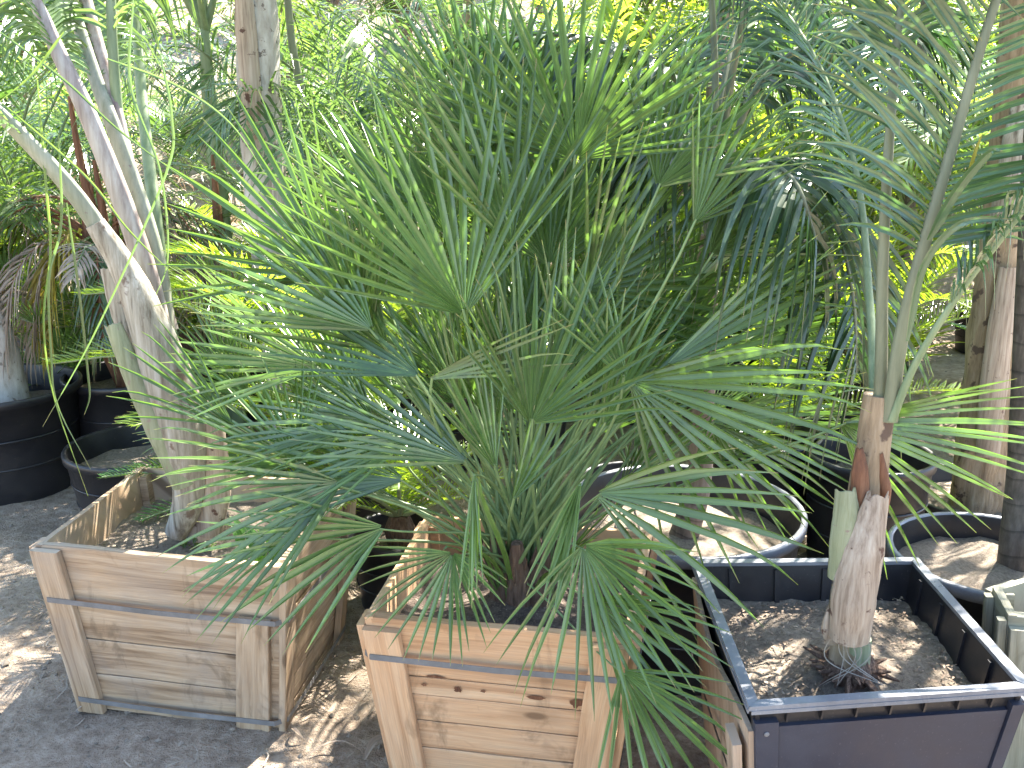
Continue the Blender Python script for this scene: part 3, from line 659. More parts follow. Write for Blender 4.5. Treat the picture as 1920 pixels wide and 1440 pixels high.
for i in range(7):
    a = 2*pi*i/7; b = HB+V((cos(a)*.045, sin(a)*.04, -.05)); mb.tube([b, b+V((cos(a)*.012, sin(a)*.012, .12)), b+V((cos(a)*.03, sin(a)*.03, .22))], [.038, .032, .012], 9, bump=.35, seed=i)
for i in range(90):
    a = rr.uniform(0, 2*pi); b = HB+V((cos(a)*rr.uniform(.01, .09), sin(a)*rr.uniform(.01, .08), rr.uniform(-.04, .1))); d = V((cos(a)*.5, sin(a)*.5, 1)).normalized()*rr.uniform(.04, .15)
    strip(mb, [b, b+d*.5, b+d+V((rr.uniform(-.01, .01), 0, 0))], [.004, .003, .0005], V((sin(a), -cos(a), .2)).cross(d))
mb.build('trunk', M['fibre'], hero)
rs = random.Random(4)
for i in range(26):                                 # thin young shoots and spent stalks at the foot
    a = rs.uniform(0, 2*pi); b = HB+V((cos(a)*.07, sin(a)*.06, -.02)); R = rs.uniform(.15, .42); e = b+V((cos(a)*R*.6, sin(a)*R*.5, R))
    mb = MB(); pts = bez(b, b+V((0, 0, R*.5)), e-V((0, 0, R*.15)), e+V((0, 0, rs.uniform(-.1, .05))), 6); strip(mb, pts, [.004, .006, .007, .007, .006, .004, .0005], V((cos(a), sin(a), .3)), .4, u0=i)
    mb.build('shoot', M['fan'] if i % 4 else M['dry'], hero)

# ------------------------------------------------------------ feather fronds
def feather(mb, pts, n, lf, wd, ang=50, droop=.35, s0=.15, s1=1.0, rnd=None, up=None, prof=None, segs=4, fold=.5, vee=.35, jit=.06, u0=0, both=True):
    rnd = rnd or random.Random(0); N_ = len(pts)-1
    for i in range(n):
        s = lerp(s0, s1, (i+.5)/n); g = s*N_; k = min(int(g), N_-1); P = lerp(pts[k], pts[k+1], g-k); T = (pts[k+1]-pts[k]).normalized()
        U = up if up is not None else V((0, 0, 1)); S = T.cross(U)
        if S.length < .05: S = V((1, 0, 0))
        S.normalize(); U2 = S.cross(T).normalized()
        pf = prof(s) if prof else (sin(pi*(.10+.86*((s-s0)/(s1-s0+1e-6))))**.55)
        for sg in ((1, -1) if both else (1,)):
            a = radians(ang*(1-.35*((s-s0)/(1-s0+1e-6)))+rnd.uniform(-7, 7)); L = lf*pf*rnd.uniform(.88, 1.08)
            d = (T*cos(a)+S*(sg*sin(a))+U2*(vee+rnd.uniform(-jit, jit)*2)).normalized(); dp = droop*rnd.uniform(.5, 1.5)
            q = []; tw = rnd.uniform(-.06, .06)
            for j in range(segs+1):
                t = j/segs; q.append(P+d*(L*t)*(1-.25*dp*t*t)+V((0, 0, -1))*(dp*L*t*t)+T*(tw*L*t*t))
            ws = [wd*(.35+.65*min(1, (j/segs)*4))*(1-(j/segs)**2.2)+.0004 for j in range(segs+1)]
            nn = U2+S*(-sg*.3)
            strip(mb, q, ws, nn, fold, u0=u0+i*2+(sg > 0))
def fr(root, ctrl, lf, wd, n, leafm, rm, r0, r1, seed, ang=50, droop=.35, s0=.2, name='frond', npt=18, up=None, vee=.35, segs=4, fold=.5, prof=None, flat=.7, both=True, s1=1.0):
    pts = crv(ctrl, npt); mb = MB(); feather(mb, pts, n, lf, wd, ang, droop, s0, s1, random.Random(seed), up, prof, segs, fold, vee, both=both)
    o = mb.build(name, M[leafm], root); rb = MB(); rb.tube(pts, taper(r0, r1, npt), 8, flat=flat); q = rb.build('rachis', M[rm], o, smooth=True)
    kid(root, o); kid(o, q); return o

# ------------------------------------------------------------ left palm in the grey box
BL = G(378, 1000, .40)
lp = thing('feather_palm', BL, 'pale trunked palm with bronze leaf stalks leaning left out of the grey box', 'palm')
YL = BL.y
def tr(root, ctrl, rads, mat, name='trunk', n=18, bump=.10, seed=0, npt=None, flat=1.0):
    pts = crv(ctrl, npt or 20); m = len(pts)-1; R = []
    for i in range(m+1):
        g = i/m*(len(rads)-1); k = min(int(g), len(rads)-2); R.append(lerp(rads[k], rads[k+1], g-k))
    mb = MB(); mb.tube(pts, R, n, bump=bump, seed=seed, flat=flat); o = mb.build(name, M[mat], root, smooth=True); return kid(root, o)
tr(lp, [BL-V((0, 0, .03)), W(368, 900, YL), W(330, 780, YL-.0), W(300, 690, YL)], [.060, .062, .055, .040], 'whitetrunk', n=22)
def flap(root, ctrl, widths, curl, mat, seed, name='sheath', th=.004, face=None, edge=.01):
    """curled sheath: half-open gutter following a curve"""
    pts = crv(ctrl, 18); rows = []; m = len(pts)-1; rnd = random.Random(seed); fc = face if face is not None else V((0, -1, .1))
    def offs(inner):
        rows = []
        for i, p in enumerate(pts):
            T = (pts[min(m, i+1)]-pts[max(0, i-1)]).normalized(); S = T.cross(fc).normalized(); Nn = S.cross(T).normalized()
            g = i/m*(len(widths)-1); k = min(int(g), len(widths)-2); w_ = lerp(widths[k], widths[k+1], g-k); row = []
            g2 = i/m*(len(curl)-1); k2 = min(int(g2), len(curl)-2); cu = lerp(curl[k2], curl[k2+1], g2-k2)
            for j in range(11):
                a = lerp(-1, 1, j/10)*cu; R = w_/max(.2, sin(min(cu, pi/2)))
                wob = 1+.05*noise.noise(V((i*.5, j*.6, seed)))
                row.append(p+S*(sin(a)*R*wob)+Nn*((cos(a)-cos(cu)*.5)*R*wob-inner*th)+T*(edge*noise.noise(V((j*.8, seed, 0))) if i == m else 0))
            rows.append(row)
        return rows
    A = offs(0); B = offs(1); mb = MB()
    full = [a+list(reversed(b)) for a, b in zip(A, B)]
    mb.grid(full, None, 0, close=True)
    mb2 = full[0], full[-1]
    for e in mb2:
        for j in range(10): mb.quad(e[j], e[j+1], e[20-j], e[21-j])
    o = mb.build(name, M[mat], root, smooth=True); kid(root, o); return o
flap(lp, [W(362, 930, YL-.06), W(345, 830, YL-.07), W(318, 720, YL-.08), W(278, 600, YL-.095), W(232, 500, YL-.10), W(178, 418, YL-.12)], [.040, .066, .072, .052, .036, .026], [2.2, 1.7, 1.4, 1.3, 1.3, 1.3], 'sheath', 3, edge=0)
flap(lp, [W(350, 905, YL-.09), W(300, 800, YL-.10), W(255, 710, YL-.11), W(212, 606, YL-.12)], [.040, .040, .030, .022], [1.5, 1.4, 1.3, 1.2], 'greensheath', 5)
flap(lp, [W(262, 700, YL-.03), W(244, 620, YL-.03), W(226, 560, YL-.03), W(210, 500, YL-.03)], [.028, .034, .034, .03], [1.2, 1.2, 1.2, 1.2], 'sheath', 6)
flap(lp, [W(330, 1000, YL-.07), W(350, 950, YL-.08), W(352, 900, YL-.08), W(345, 850, YL-.08)], [.032, .040, .042, .034], [1.5, 1.6, 1.6, 1.5], 'sheath', 8)
flap(lp, [W(392, 1002, YL-.05), W(400, 920, YL-.04), W(396, 830, YL-.04), W(390, 745, YL-.04)], [.035, .05, .045, .035], [1.3, 1.3, 1.2, 1.2], 'brownsheath', 9)
def petiole_frond(root, ctrl, w0, w1, pmat, lf, wd, n, leafm, s0, seed, droop=.5, ang=55, npt=26, flat=.55):
    return fr(root, ctrl, lf, wd, n, leafm, pmat, w0, w1, seed, ang=ang, droop=droop, s0=s0, npt=npt, flat=flat, vee=.2)
petiole_frond(lp, [W(318, 760, YL-.09), W(270, 600, YL-.09), W(180, 420, YL-.12), W(60, 275, YL-.15), W(-90, 150, YL-.2), W(-420, 20, YL-.3), W(-850, 60, YL-.35)], .034, .007, 'greypet', .34, .007, 34, 'grass', .52, 21)
petiole_frond(lp, [W(305, 640, YL-.03), W(262, 470, YL-.03), W(175, 240, YL), W(110, 100, YL+.02), W(40, -40, YL+.05), W(-160, -330, YL+.1), W(-600, -560, YL+.1)], .034, .008, 'purpet', .38, .007, 48, 'grass', .50, 22)
petiole_frond(lp, [W(310, 640, YL), W(290, 480, YL), W(235, 300, YL+.05), W(180, 150, YL+.10), W(120, -40, YL+.2), W(0, -420, YL+.35), W(-330, -760, YL+.5)], .030, .008, 'greypet', .38, .007, 48, 'grass', .5, 23)
petiole_frond(lp, [W(315, 620, YL+.03), W(262, 420, YL+.05), W(215, 210, YL+.1), W(160, 0, YL+.2), W(90, -300, YL+.4), W(140, -760, YL+.5), W(420, -980, YL+.2)], .030, .008, 'purpet', .40, .007, 50, 'grass', .46, 24)
petiole_frond(lp, [W(315, 640, YL+.05), W(256, 440, YL+.06), W(225, 250, YL+.1), W(208, 0, YL+.12), W(215, -350, YL+.2), W(420, -800, YL+.3), W(900, -900, YL+.1)], .021, .006, 'greenpet', .42, .007, 50, 'grass', .46, 25)
petiole_frond(lp, [W(320, 640, YL+.06), W(290, 400, YL+.15), W(260, 100, YL+.4), W(250, -300, YL+.8), W(340, -560, YL+1.2), W(520, -640, YL+1.7)], .022, .006, 'greenpet', .42, .007, 50, 'grass', .46, 26)
# thin hanging leaflets at the left
def ribbon(root, ctrl, wd, mat, seed, name='leaflet', fold=.4):
    pts = crv(ctrl, 22); mb = MB(); ws = [wd*min(1, .4+i*.2)*(1-(i/22)**3)+.0004 for i in range(23)]; strip(mb, pts, ws, V((.3, -1, .2)), fold, u0=seed); return kid(root, mb.build(name, M[mat], root))
Y0 = YL-.15
for i, c in enumerate([
    [(70, 150), (85, 330), (95, 470), (82, 600), (100, 740), (165, 930)], [(110, 250), (115, 420), (92, 520), (96, 660), (108, 760), (170, 880)],
    [(125, 380), (150, 560), (165, 700), (168, 745), (158, 778)], [(0, 190), (160, 330), (240, 430), (330, 520)], [(0, 60), (120, 150), (230, 250), (380, 360)],
    [(200, 110), (330, 160), (430, 230), (500, 330)], [(120, 60), (60, 140), (0, 190)], [(250, 0), (245, 160), (300, 320), (315, 480), (290, 560)], [(300, 100), (322, 220), (310, 330), (180, 620), (80, 800)]]):
    ribbon(lp, [W(x, y, Y0-.02*i) for x, y in c], .0028, 'grass' if i % 3 else 'feather', i)

# ------------------------------------------------------------ right palm in the black box
BR = G(1592, 1262, .425); YR = BR.y
rp = thing('feather_palm', BR, 'silvery feather palm with peeling tan sheath in the black square box', 'palm')
tr(rp, [BR-V((0, 0, .03)), W(1592, 1190, YR), W(1606, 1050, YR+.01), W(1628, 900, YR+.02), W(1650, 740, YR+.03)], [.046, .036, .038, .036, .032], 'tanbark', n=20, bump=.10)
mb = MB()                                            # rough root crown
for i in range(64):
    a = rr.uniform(0, 2*pi); b = BR+V((cos(a)*.035, sin(a)*.035, .015)); d = V((cos(a), sin(a), rr.uniform(-.7, .4)))*rr.uniform(.02, .07); mb.tube([b, b+d*.6, b+d], [.007, .006, .002], 5)
mb.tube([BR-V((0, 0, .03)), BR+V((0, 0, .02)), BR+V((0, 0, .05))], [.058, .052, .034], 14, bump=.4); mb.build('root_crown', M['fibre'], rp)
flap(rp, [W(1590, 1190, YR-.045), W(1598, 1120, YR-.05), W(1618, 1030, YR-.05), W(1645, 925, YR-.045)], [.040, .044, .042, .022], [1.9, 1.9, 1.5, 1.1], 'brownsheath', 12, edge=.03)
flap(rp, [W(1578, 1080, YR-.03), W(1582, 1010, YR-.035), W(1586, 960, YR-.035), W(1584, 915, YR-.035)], [.028, .028, .026, .020], [1.5, 1.4, 1.3, 1.2], 'greensheath', 13)
flap(rp, [W(1560, 1205, YR-.03), W(1556, 1180, YR-.03), W(1560, 1150, YR-.03), W(1568, 1115, YR-.02)], [.012, .018, .014, .006], [1.2, 1.2, 1.2, 1.2], 'brownsheath', 14)
flap(rp, [W(1612, 990, YR-.02), W(1612, 930, YR-.02), W(1612, 880, YR-.02), W(1612, 840, YR-.02)], [.022, .020, .016, .006], [1.3, 1.3, 1.2, 1.0], 'redbark', 15)
flap(rp, [W(1656, 960, YR-.0), W(1660, 920, YR-.01), W(1656, 890, YR-.01), W(1652, 850, YR-.01)], [.010, .012, .010, .004], [1.3, 1.3, 1.2, 1.0], 'redbark', 16)
mb = MB(); mb.tube([W(1594, 1238, YR), W(1597, 1196, YR)], [.040, .040], 18); mb.build('green_collar', M['greensheath'], rp, smooth=True)
for i in range(7):
    ribbon(rp, [W(1565+rr.uniform(-8, 60), 1180+rr.uniform(-80, 30), YR-.05), W(1560+rr.uniform(-15, 80), 1230, YR-.06), W(1560+rr.uniform(-40, 110), 1285, YR-.08)], .0010, 'straw', i, 'fibre')
fr(rp, [W(1645, 800, YR+.02), W(1652, 700, YR+.02), W(1655, 500, YR+.03), W(1668, 250, YR+.05), W(1690, 0, YR+.1), W(1720, -350, YR+.15), W(1900, -700, YR+.3)], .40, .006, 56, 'silver', 'olivepet', .015, .004, 31, s0=.60, droop=.4)
fr(rp, [W(1668, 790, YR), W(1688, 640, YR), W(1735, 450, YR), W(1790, 260, YR+.01), W(1868, 0, YR+.02), W(1990, -300, YR+.05), W(2250, -560, YR+.1)], .46, .0062, 62, 'silver', 'olivepet', .017, .005, 32, s0=.31, ang=62, droop=.22, vee=.12, segs=5, up=V((0, -1, .15)))
fr(rp, [W(1672, 790, YR-.01), W(1712, 690, YR-.02), W(1775, 585, YR-.04), W(1860, 470, YR-.06), W(1990, 330, YR-.1), W(2200, 280, YR-.15)], .30, .0045, 48, 'silver', 'greenpet', .009, .004, 33, s0=.42, ang=45, droop=.6, segs=5)
fr(rp, [W(1640, 760, YR+.05), W(1630, 560, YR+.2), W(1600, 300, YR+.4), W(1500, 60, YR+.6), W(1330, -120, YR+.8)], .38, .0055, 56, 'silver', 'greenpet', .011, .004, 34, s0=.45, ang=55, droop=.5)
ribbon(rp, [W(1700, 640, YR-.1), W(1730, 500, YR-.1), W(1800, 420, YR-.12), W(1900, 410, YR-.15)], .008, 'silver', 3)
ribbon(rp, [W(1740, 450, YR-.05), W(1790, 360, YR-.06), W(1850, 290, YR-.08), W(1880, 283, YR-.1)], .010, 'silver', 5)
ribbon(rp, [W(1815, 330, YR-.05), W(1826, 290, YR-.05), W(1842, 250, YR-.05)], .004, 'yellow', 6)

# ------------------------------------------------------------ blue-green palm in the wide tub
BC = V((.505, 2.74, .345))
cp = thing('feather_palm', BC, 'dark blue-green palm with hanging leaflets rising from the wide round tub', 'palm')
YC = BC.y
tr(cp, [BC-V((0, 0, .02)), W(1310, 900, YC), W(1318, 760, YC), W(1325, 560, YC+.02), W(1330, 440, YC+.02)], [.045, .036, .032, .030, .026], 'brownbark', n=18, bump=.06)
def hang(root, ctrl, lf, wd, n, seed, s0=.25, r0=.014, ang=70, droop=.95, mat='blue'):
    return fr(root, ctrl, lf, wd*.72, int(n*1.25), mat, 'olivepet', r0*.8, .004, seed, s0=s0, ang=ang, droop=droop, vee=.05, segs=6)
cB = W(1332, 450, YC)
hang(cp, [cB, W(1345, 330, YC), W(1310, 205, YC-.02), W(1220, 110, YC-.04), W(1080, 68, YC-.05), W(930, 66, YC-.03), W(850, 100, YC)], .32, .013, 34, 41, .22)
hang(cp, [cB, W(1400, 330, YC-.15), W(1480, 300, YC-.3), W(1560, 400, YC-.42), W(1600, 560, YC-.5), W(1605, 700, YC-.52)], .34, .014, 26, 42, .18, droop=.8)
hang(cp, [cB, W(1350, 330, YC-.15), W(1310, 270, YC-.25), W(1255, 260, YC-.32), W(1200, 320, YC-.35)], .30, .013, 20, 43, .3)
hang(cp, [cB, W(1400, 200, YC+.1), W(1500, 90, YC+.15), W(1640, 40, YC+.2), W(1800, 80, YC+.2)], .32, .013, 34, 44, .25)
hang(cp, [cB, W(1350, 200, YC+.2), W(1400, 20, YC+.4), W(1500, -140, YC+.7), W(1640, -180, YC+.9)], .36, .013, 34, 45, .3)
hang(cp, [cB, W(1380, 330, YC-.25), W(1420, 300, YC-.42), W(1490, 340, YC-.56), W(1530, 450, YC-.60)], .32, .014, 20, 46, .2)
hang(cp, [cB, W(1290, 320, YC+.15), W(1200, 180, YC+.35), W(1050, 100, YC+.55), W(900, 120, YC+.7)], .32, .012, 34, 47, .25)
hang(cp, [cB, W(1340, 100, YC+.1), W(1300, -200, YC+.15), W(1160, -420, YC+.1), W(960, -480, YC+.0)], .36, .013, 36, 48, .35)
hang(cp, [cB, W(1380, 100, YC-.05), W(1460, -200, YC-.1), W(1600, -380, YC-.3), W(1760, -380, YC-.6)], .36, .013, 36, 49, .35)

# ------------------------------------------------------------ tall trunks whose crowns are above the picture
def crown(root, top, n, L, lf, wd, leafm, rm, seed, nl=40, droop=.5, rise=.55, r0=.016, tilt0=.5, a0=0, spread=2*pi, inst=None):
    rnd = random.Random(seed)
    for i in range(n):
        a = a0+spread*i/n+rnd.uniform(-.2, .2); e = rnd.uniform(.35, 1.25); l = L*rnd.uniform(.8, 1.1); h = V((cos(a), sin(a), 0))
        ctrl = [top, top+h*(l*.22*cos(e))+V((0, 0, l*.30*sin(e)+.05)), top+h*(l*.55*cos(e)+.1)+V((0, 0, l*rise*sin(e)+.05)), top+h*(l*.85*cos(e)+.25)+V((0, 0, l*rise*.8*sin(e)-.02)), top+h*(l*cos(e)+.4)+V((0, 0, l*(rise*.4*sin(e))-.18))]
        fr(root, ctrl, lf, wd, nl, leafm, rm, r0, .003, seed*50+i, s0=.2, ang=55, droop=droop, npt=12, segs=3, fold=.4)
t1 = thing('tall_palm', G(560, 860, 0)+V((0, 0, 0)), 'tall palm with stout mottled white trunk behind the grey box', 'palm')
YT = 4.0; ORG[t1.name] = V((W(555, 800, YT).x, YT, 0)); t1.location = ORG[t1.name]
tr(t1, [V((W(556, 800, YT).x, YT, -.05)), W(535, 700, YT), W(510, 500, YT), W(490, 250, YT), W(482, 60, YT), W(470, -250, YT)], [.085, .075, .075, .082, .080, .06], 'whitetrunk', n=26, bump=.10, npt=36)
flap(t1, [W(475, 260, YT-.07), W(470, 160, YT-.08), W(462, 60, YT-.08), W(455, -40, YT-.08)], [.03, .04, .04, .03], [1.3, 1.3, 1.2, 1.2], 'brownsheath', 20)
flap(t1, [W(540, 480, YT-.07), W(528, 400, YT-.08), W(522, 340, YT-.08), W(520, 270, YT-.08)], [.03, .03, .025, .012], [1.3, 1.3, 1.2, 1.2], 'sheath', 22)
crown(t1, W(470, -250, YT), 4, 1.55, .42, .011, 'grass', 'greenpet', 3, 42)
t2 = thing('tall_palm', V((W(1838, 960, 3.55).x, 3.55, 0)), 'tall palm with thick peeling tan trunk at the right edge', 'palm')
tr(t2, [V((W(1835, 960, 3.55).x, 3.55, -.03)), W(1842, 860, 3.55), W(1862, 650, 3.55), W(1890, 400, 3.55), W(1912, 150, 3.55), W(1935, -150, 3.55), W(1950, -400, 3.55)], [.115, .095, .090, .083, .075, .065, .05], 'tanbark', n=30, bump=.22, npt=40)
flap(t2, [W(1850, 850, 3.46), W(1862, 720, 3.45), W(1876, 600, 3.45), W(1888, 500, 3.45)], [.045, .05, .045, .03], [1.3, 1.3, 1.2, 1.0], 'brownsheath', 24)
flap(t2, [W(1880, 420, 3.46), W(1893, 340, 3.45), W(1903, 260, 3.45), W(1908, 190, 3.45)], [.05, .05, .045, .02], [1.3, 1.3, 1.2, 1.0], 'sheath', 25)
crown(t2, W(1950, -400, 3.55), 9, 1.7, .42, .011, 'feather', 'greenpet', 7, 42)
t3 = thing('tall_palm', V((P10[0]+.085, P10[1]+.05, .34)), 'dark ringed trunk rising from the round pot at the right edge', 'palm')
o3 = ORG[t3.name]
tr(t3, [o3-V((0, 0, .02)), W(1912, 880, 2.56), W(1920, 700, 2.56), W(1935, 400, 2.58), W(1950, 100, 2.6), W(1965, -200, 2.62)], [.042, .033, .031, .030, .028, .024], 'darkbark', n=18, bump=.05, npt=30)
crown(t3, W(1965, -200, 2.62), 7, 1.1, .34, .009, 'silver', 'greenpet', 9, 34)
t4 = thing('tall_palm', V((W(1345, 600, 5.2).x, 5.2, 0)), 'slim brown palm trunk at the top right of centre', 'palm')
tr(t4, [V((W(1345, 600, 5.2).x, 5.2, 0)), W(1345, 300, 5.2), W(1343, 140, 5.2), W(1352, 0, 5.2), W(1356, -160, 5.2), W(1356, -300, 5.2)], [.07, .055, .05, .046, .045, .03], 'brownbark', n=16, bump=.12, npt=30)
crown(t4, W(1356, -260, 5.2), 9, 1.8, .45, .012, 'feather', 'greenpet', 12, 42)
t5 = thing('tall_palm', V((W(432, 640, 4.5).x, 4.5, 0)), 'slender green and rust trunk left of the stout white trunk', 'palm')
tr(t5, [V((W(436, 700, 4.5).x, 4.5, 0)), W(428, 560, 4.5), W(416, 400, 4.5), W(402, 280, 4.5), W(390, 160, 4.5), W(384, 60, 4.5), W(380, -60, 4.5)], [.042, .038, .036, .036, .03, .02, .012], 'greenpet', n=14, bump=.05, npt=30)
flap(t5, [W(430, 600, 4.44), W(420, 500, 4.44), W(410, 420, 4.44), W(398, 290, 4.44)], [.02, .024, .024, .006], [1.3, 1.3, 1.2, 1.0], 'redbark', 26)
crown(t5, W(386, 60, 4.5), 5, 1.2, .36, .007, 'feather', 'greenpet', 14, 38, droop=.7)
t8 = thing('tall_palm', V((W(600, 640, 4.7).x, 4.7, 0)), 'thin pale green cane stem right of the stout white trunk', 'palm')
tr(t8, [V((W(600, 700, 4.7).x, 4.7, 0)), W(592, 450, 4.7), W(572, 220, 4.7), W(545, 60, 4.7), W(530, -150, 4.7)], [.024, .022, .02, .018, .012], 'olivepet', n=12, bump=.04, npt=24)
crown(t8, W(530, -150, 4.7), 10, 1.4, .40, .007, 'grass', 'olivepet', 19, 40, droop=.7)
t9 = thing('tall_palm', V((W(1708, 560, 5.6).x, 5.6, 0)), 'dark slim stem in the gap behind the silvery palm', 'palm')
tr(t9, [V((W(1700, 600, 5.6).x, 5.6, 0)), W(1706, 350, 5.6), W(1716, 200, 5.6), W(1735, 20, 5.6), W(1740, -180, 5.6)], [.045, .035, .03, .026, .02], 'darkbark', n=12, bump=.06, npt=24)
crown(t9, W(1740, -180, 5.6), 8, 1.8, .45, .010, 'feather', 'olivepet', 27, 42, droop=.6)
t10 = thing('tall_palm', V((W(868, 560, 6.2).x, 6.2, 0)), 'rough brown trunk mostly hidden behind the top of the fan palm', 'palm')
tr(t10, [V((W(868, 600, 6.2).x, 6.2, 0)), W(870, 350, 6.2), W(872, 150, 6.2), W(868, 0, 6.2), W(860, -200, 6.2)], [.10, .085, .075, .07, .05], 'tanbark', n=16, bump=.15, npt=24)
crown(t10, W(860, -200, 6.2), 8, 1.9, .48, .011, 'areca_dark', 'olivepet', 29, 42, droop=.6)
# white leaning trunk in the big left pot
t6 = thing('palm_trunk', V((W(20, 760, 4.0).x, 4.0, .33)), 'pale smooth trunk leaning out of the large pot at left', 'palm')
tr(t6, [V((W(20, 760, 4.0).x, 4.0, .31)), W(10, 700, 4.0), W(-8, 620, 4.0), W(-50, 500, 4.0), W(-120, 300, 4.0), W(-160, 0, 4.0)], [.085, .072, .062, .055, .05, .04], 'whitetrunk', n=22, bump=.05)
crown(t6, W(-160, -60, 4.0), 4, 1.5, .4, .010, 'grass', 'greenpet', 17, 38)
# dried bronze clump with red stems
t7 = thing('dried_palm', V((P6b[0], P6b[1], .34)), 'clump of half-dried bronze and green fronds on red stems in a black pot', 'palm')
YB = P6b[1]; o7 = ORG[t7.name]
for i, c in enumerate([[(200, 700), (188, 560), (180, 430), (150, 300), (130, 180)], [(205, 700), (205, 560), (196, 420), (176, 300)], [(195, 700), (172, 540), (160, 400), (120, 330)], [(215, 700), (222, 560), (216, 420), (230, 320)], [(190, 710), (178, 600), (168, 470), (172, 340)]]):
    tr(t7, [o7]+[W(x, y, YB) for x, y in c[1:]], [.035, .030, .024, .016, .008], 'redbark', 'stem', n=10, bump=.2, seed=i, npt=14)
rb_ = random.Random(12)
for i in range(17):
    a = rb_.uniform(-.3, pi+.6) if i % 3 else rb_.uniform(pi, 2*pi); top = W(190+rb_.uniform(-25, 30), rb_.uniform(420, 540), YB); l = rb_.uniform(.35, .75); h = V((-cos(a), -abs(sin(a))*.5, 0))
    ctrl = [top, top+h*l*.4+V((0, 0, .14)), top+h*l*.8+V((0, 0, .02)), top+h*l*1.0-V((0, 0, .28))]
    fr(t7, ctrl, .22, .007, 20, 'grass' if i % 3 == 0 else 'dry' if i % 5 else 'yellow', 'redbark', .008, .003, 700+i, s0=.25, ang=42, droop=.9, npt=10, segs=4)

# ------------------------------------------------------------ sago palms
def sago(root, base, specs, L, n, lf, wd, mat, seed, droop=.12, vee=.35):
    rnd = random.Random(seed)
    for i, (a, e, l) in enumerate(specs):
        h = V((cos(a), sin(a), 0)); ll = L*l
        ctrl = [base, base+(h*cos(e)+V((0, 0, sin(e))))*ll*.35, base+(h*cos(e)*1.08+V((0, 0, sin(e)*.88)))*ll*.7, base+(h*cos(e)*1.1+V((0, 0, sin(e)*.62)))*ll]
        fr(root, ctrl, lf, wd, n, mat, 'rachis', .008, .003, seed*40+i, s0=.12, ang=66, droop=droop, npt=12, segs=2, fold=.3, vee=vee, flat=.8, prof=lambda s: min(1, .35+s*3)*(1 if s < .75 else 1-.6*(s-.75)/.25))
def trunk_knob(root, b, h, r, mat='fibre'):
    mb = MB(); mb.tube([b-V((0, 0, .03)), b+V((0, 0, h*.5)), b+V((0, 0, h))], [r*.9, r, r*.7], 14, bump=.35); kid(root, mb.build('trunk', M[mat], root))
sg1b = V((W(640, 830, 3.55).x, 3.55, .30)); sg1 = thing('sago_palm', V((sg1b.x, sg1b.y, .2)), 'bright yellow-green sago palm with long fronds left behind the fan palm', 'sago palm')
trunk_knob(sg1, sg1b-V((0, 0, .08)), .16, .09)
sago(sg1, sg1b+V((0, 0, .08)), [(pi+.1, .85, 1.25), (pi-.25, 1.0, 1.2), (pi+.35, .6, 1.1), (2.2, 1.05, 1.1), (1.5, 1.1, 1.1), (1.0, 1.0, 1.1), (.4, .8, 1.1), (-.1, .95, 1.1), (.1, .55, 1), (-.6, .7, .9), (pi+.9, .5, .9), (-1.3, .8, .7), (2.7, .7, 1.1), (4.2, .9, .8), (1.9, .8, 1.0), (.75, .65, 1.0)], .95, 60, .17, .0045, 'cycad', 5)
for i, c in enumerate([[(640, 800, 3.5), (590, 650, 3.2), (500, 540, 3.0), (400, 485, 2.9), (325, 475, 2.85)], [(640, 800, 3.5), (600, 600, 3.4), (545, 490, 3.3), (470, 440, 3.25)], [(640, 805, 3.5), (560, 690, 3.25), (460, 590, 3.05), (380, 545, 2.95), (310, 540, 2.9)], [(640, 800, 3.5), (700, 640, 3.35), (780, 560, 3.2), (860, 540, 3.1)]]):
    fr(sg1, [W(*q) for q in c], .17, .0048, 80, 'cycad', 'rachis', .008, .003, 900+i, s0=.12, ang=66, droop=.15, npt=16, segs=2, fold=.3, vee=.3, prof=lambda s: min(1, .4+s*3)*(1 if s < .8 else 1-.6*(s-.8)/.2))
pot((sg1b.x, sg1b.y, 0), .24, .32, 'black pot under the bright sago palm behind the fan palm', .25, seed=31)
sg2b = V((W(1600, 720, 4.6).x, 4.6, .35)); sg2 = thing('sago_palm', V((sg2b.x, sg2b.y, .3)), 'lime green sago palm behind the silvery palm at right', 'sago palm')
trunk_knob(sg2, sg2b-V((0, 0, .05)), .15, .10)
sago(sg2, sg2b+V((0, 0, .08)), [(2*pi*i/17+.1*(i % 3), .45+.22*(i % 4), .9+.08*(i % 3)) for i in range(17)], 1.0, 54, .18, .006, 'cycad', 6)
pot((sg2b.x, sg2b.y, 0), .24, .38, 'black pot of the lime green sago palm', .30, seed=32)
# small dark sago in the grey box corner and bush in the gap pot
sg3b = V((-.86, 2.98, .36)); sg3 = thing('sago_palm', sg3b, 'small dark sago sprig poking over the back of the grey box', 'sago palm')
trunk_knob(sg3, sg3b-V((0, 0, .08)), .08, .03)
sago(sg3, sg3b, [(pi+.3, .5, 1.0), (pi-.4, .7, .8), (.4, .6, .7), (1.5, .8, .7), (pi+.9, .25, .8)], .42, 34, .075, .003, 'broad', 7)
sg4b = V((P12[0], P12[1], .22)); sg4 = thing('sago_palm', sg4b, 'small bushy sago palm in the gap pot between the boxes', 'sago palm')
trunk_knob(sg4, sg4b, .09, .045)
sago(sg4, sg4b+V((0, 0, .08)), [(2*pi*i/13, .5+.2*(i % 4), .9) for i in range(13)], .5, 38, .085, .0035, 'cycad', 8)
sg5b = V((W(1470, 820, 3.9).x, 3.9, .3)); sg5 = thing('sago_palm', sg5b, 'shaded sago palm low behind the pots right of centre', 'sago palm')
trunk_knob(sg5, sg5b-V((0, 0, .3)), .36, .10)
sago(sg5, sg5b, [(2*pi*i/15+.1, .3+.22*(i % 5), .9) for i in range(15)], .8, 46, .15, .005, 'cycad', 9)
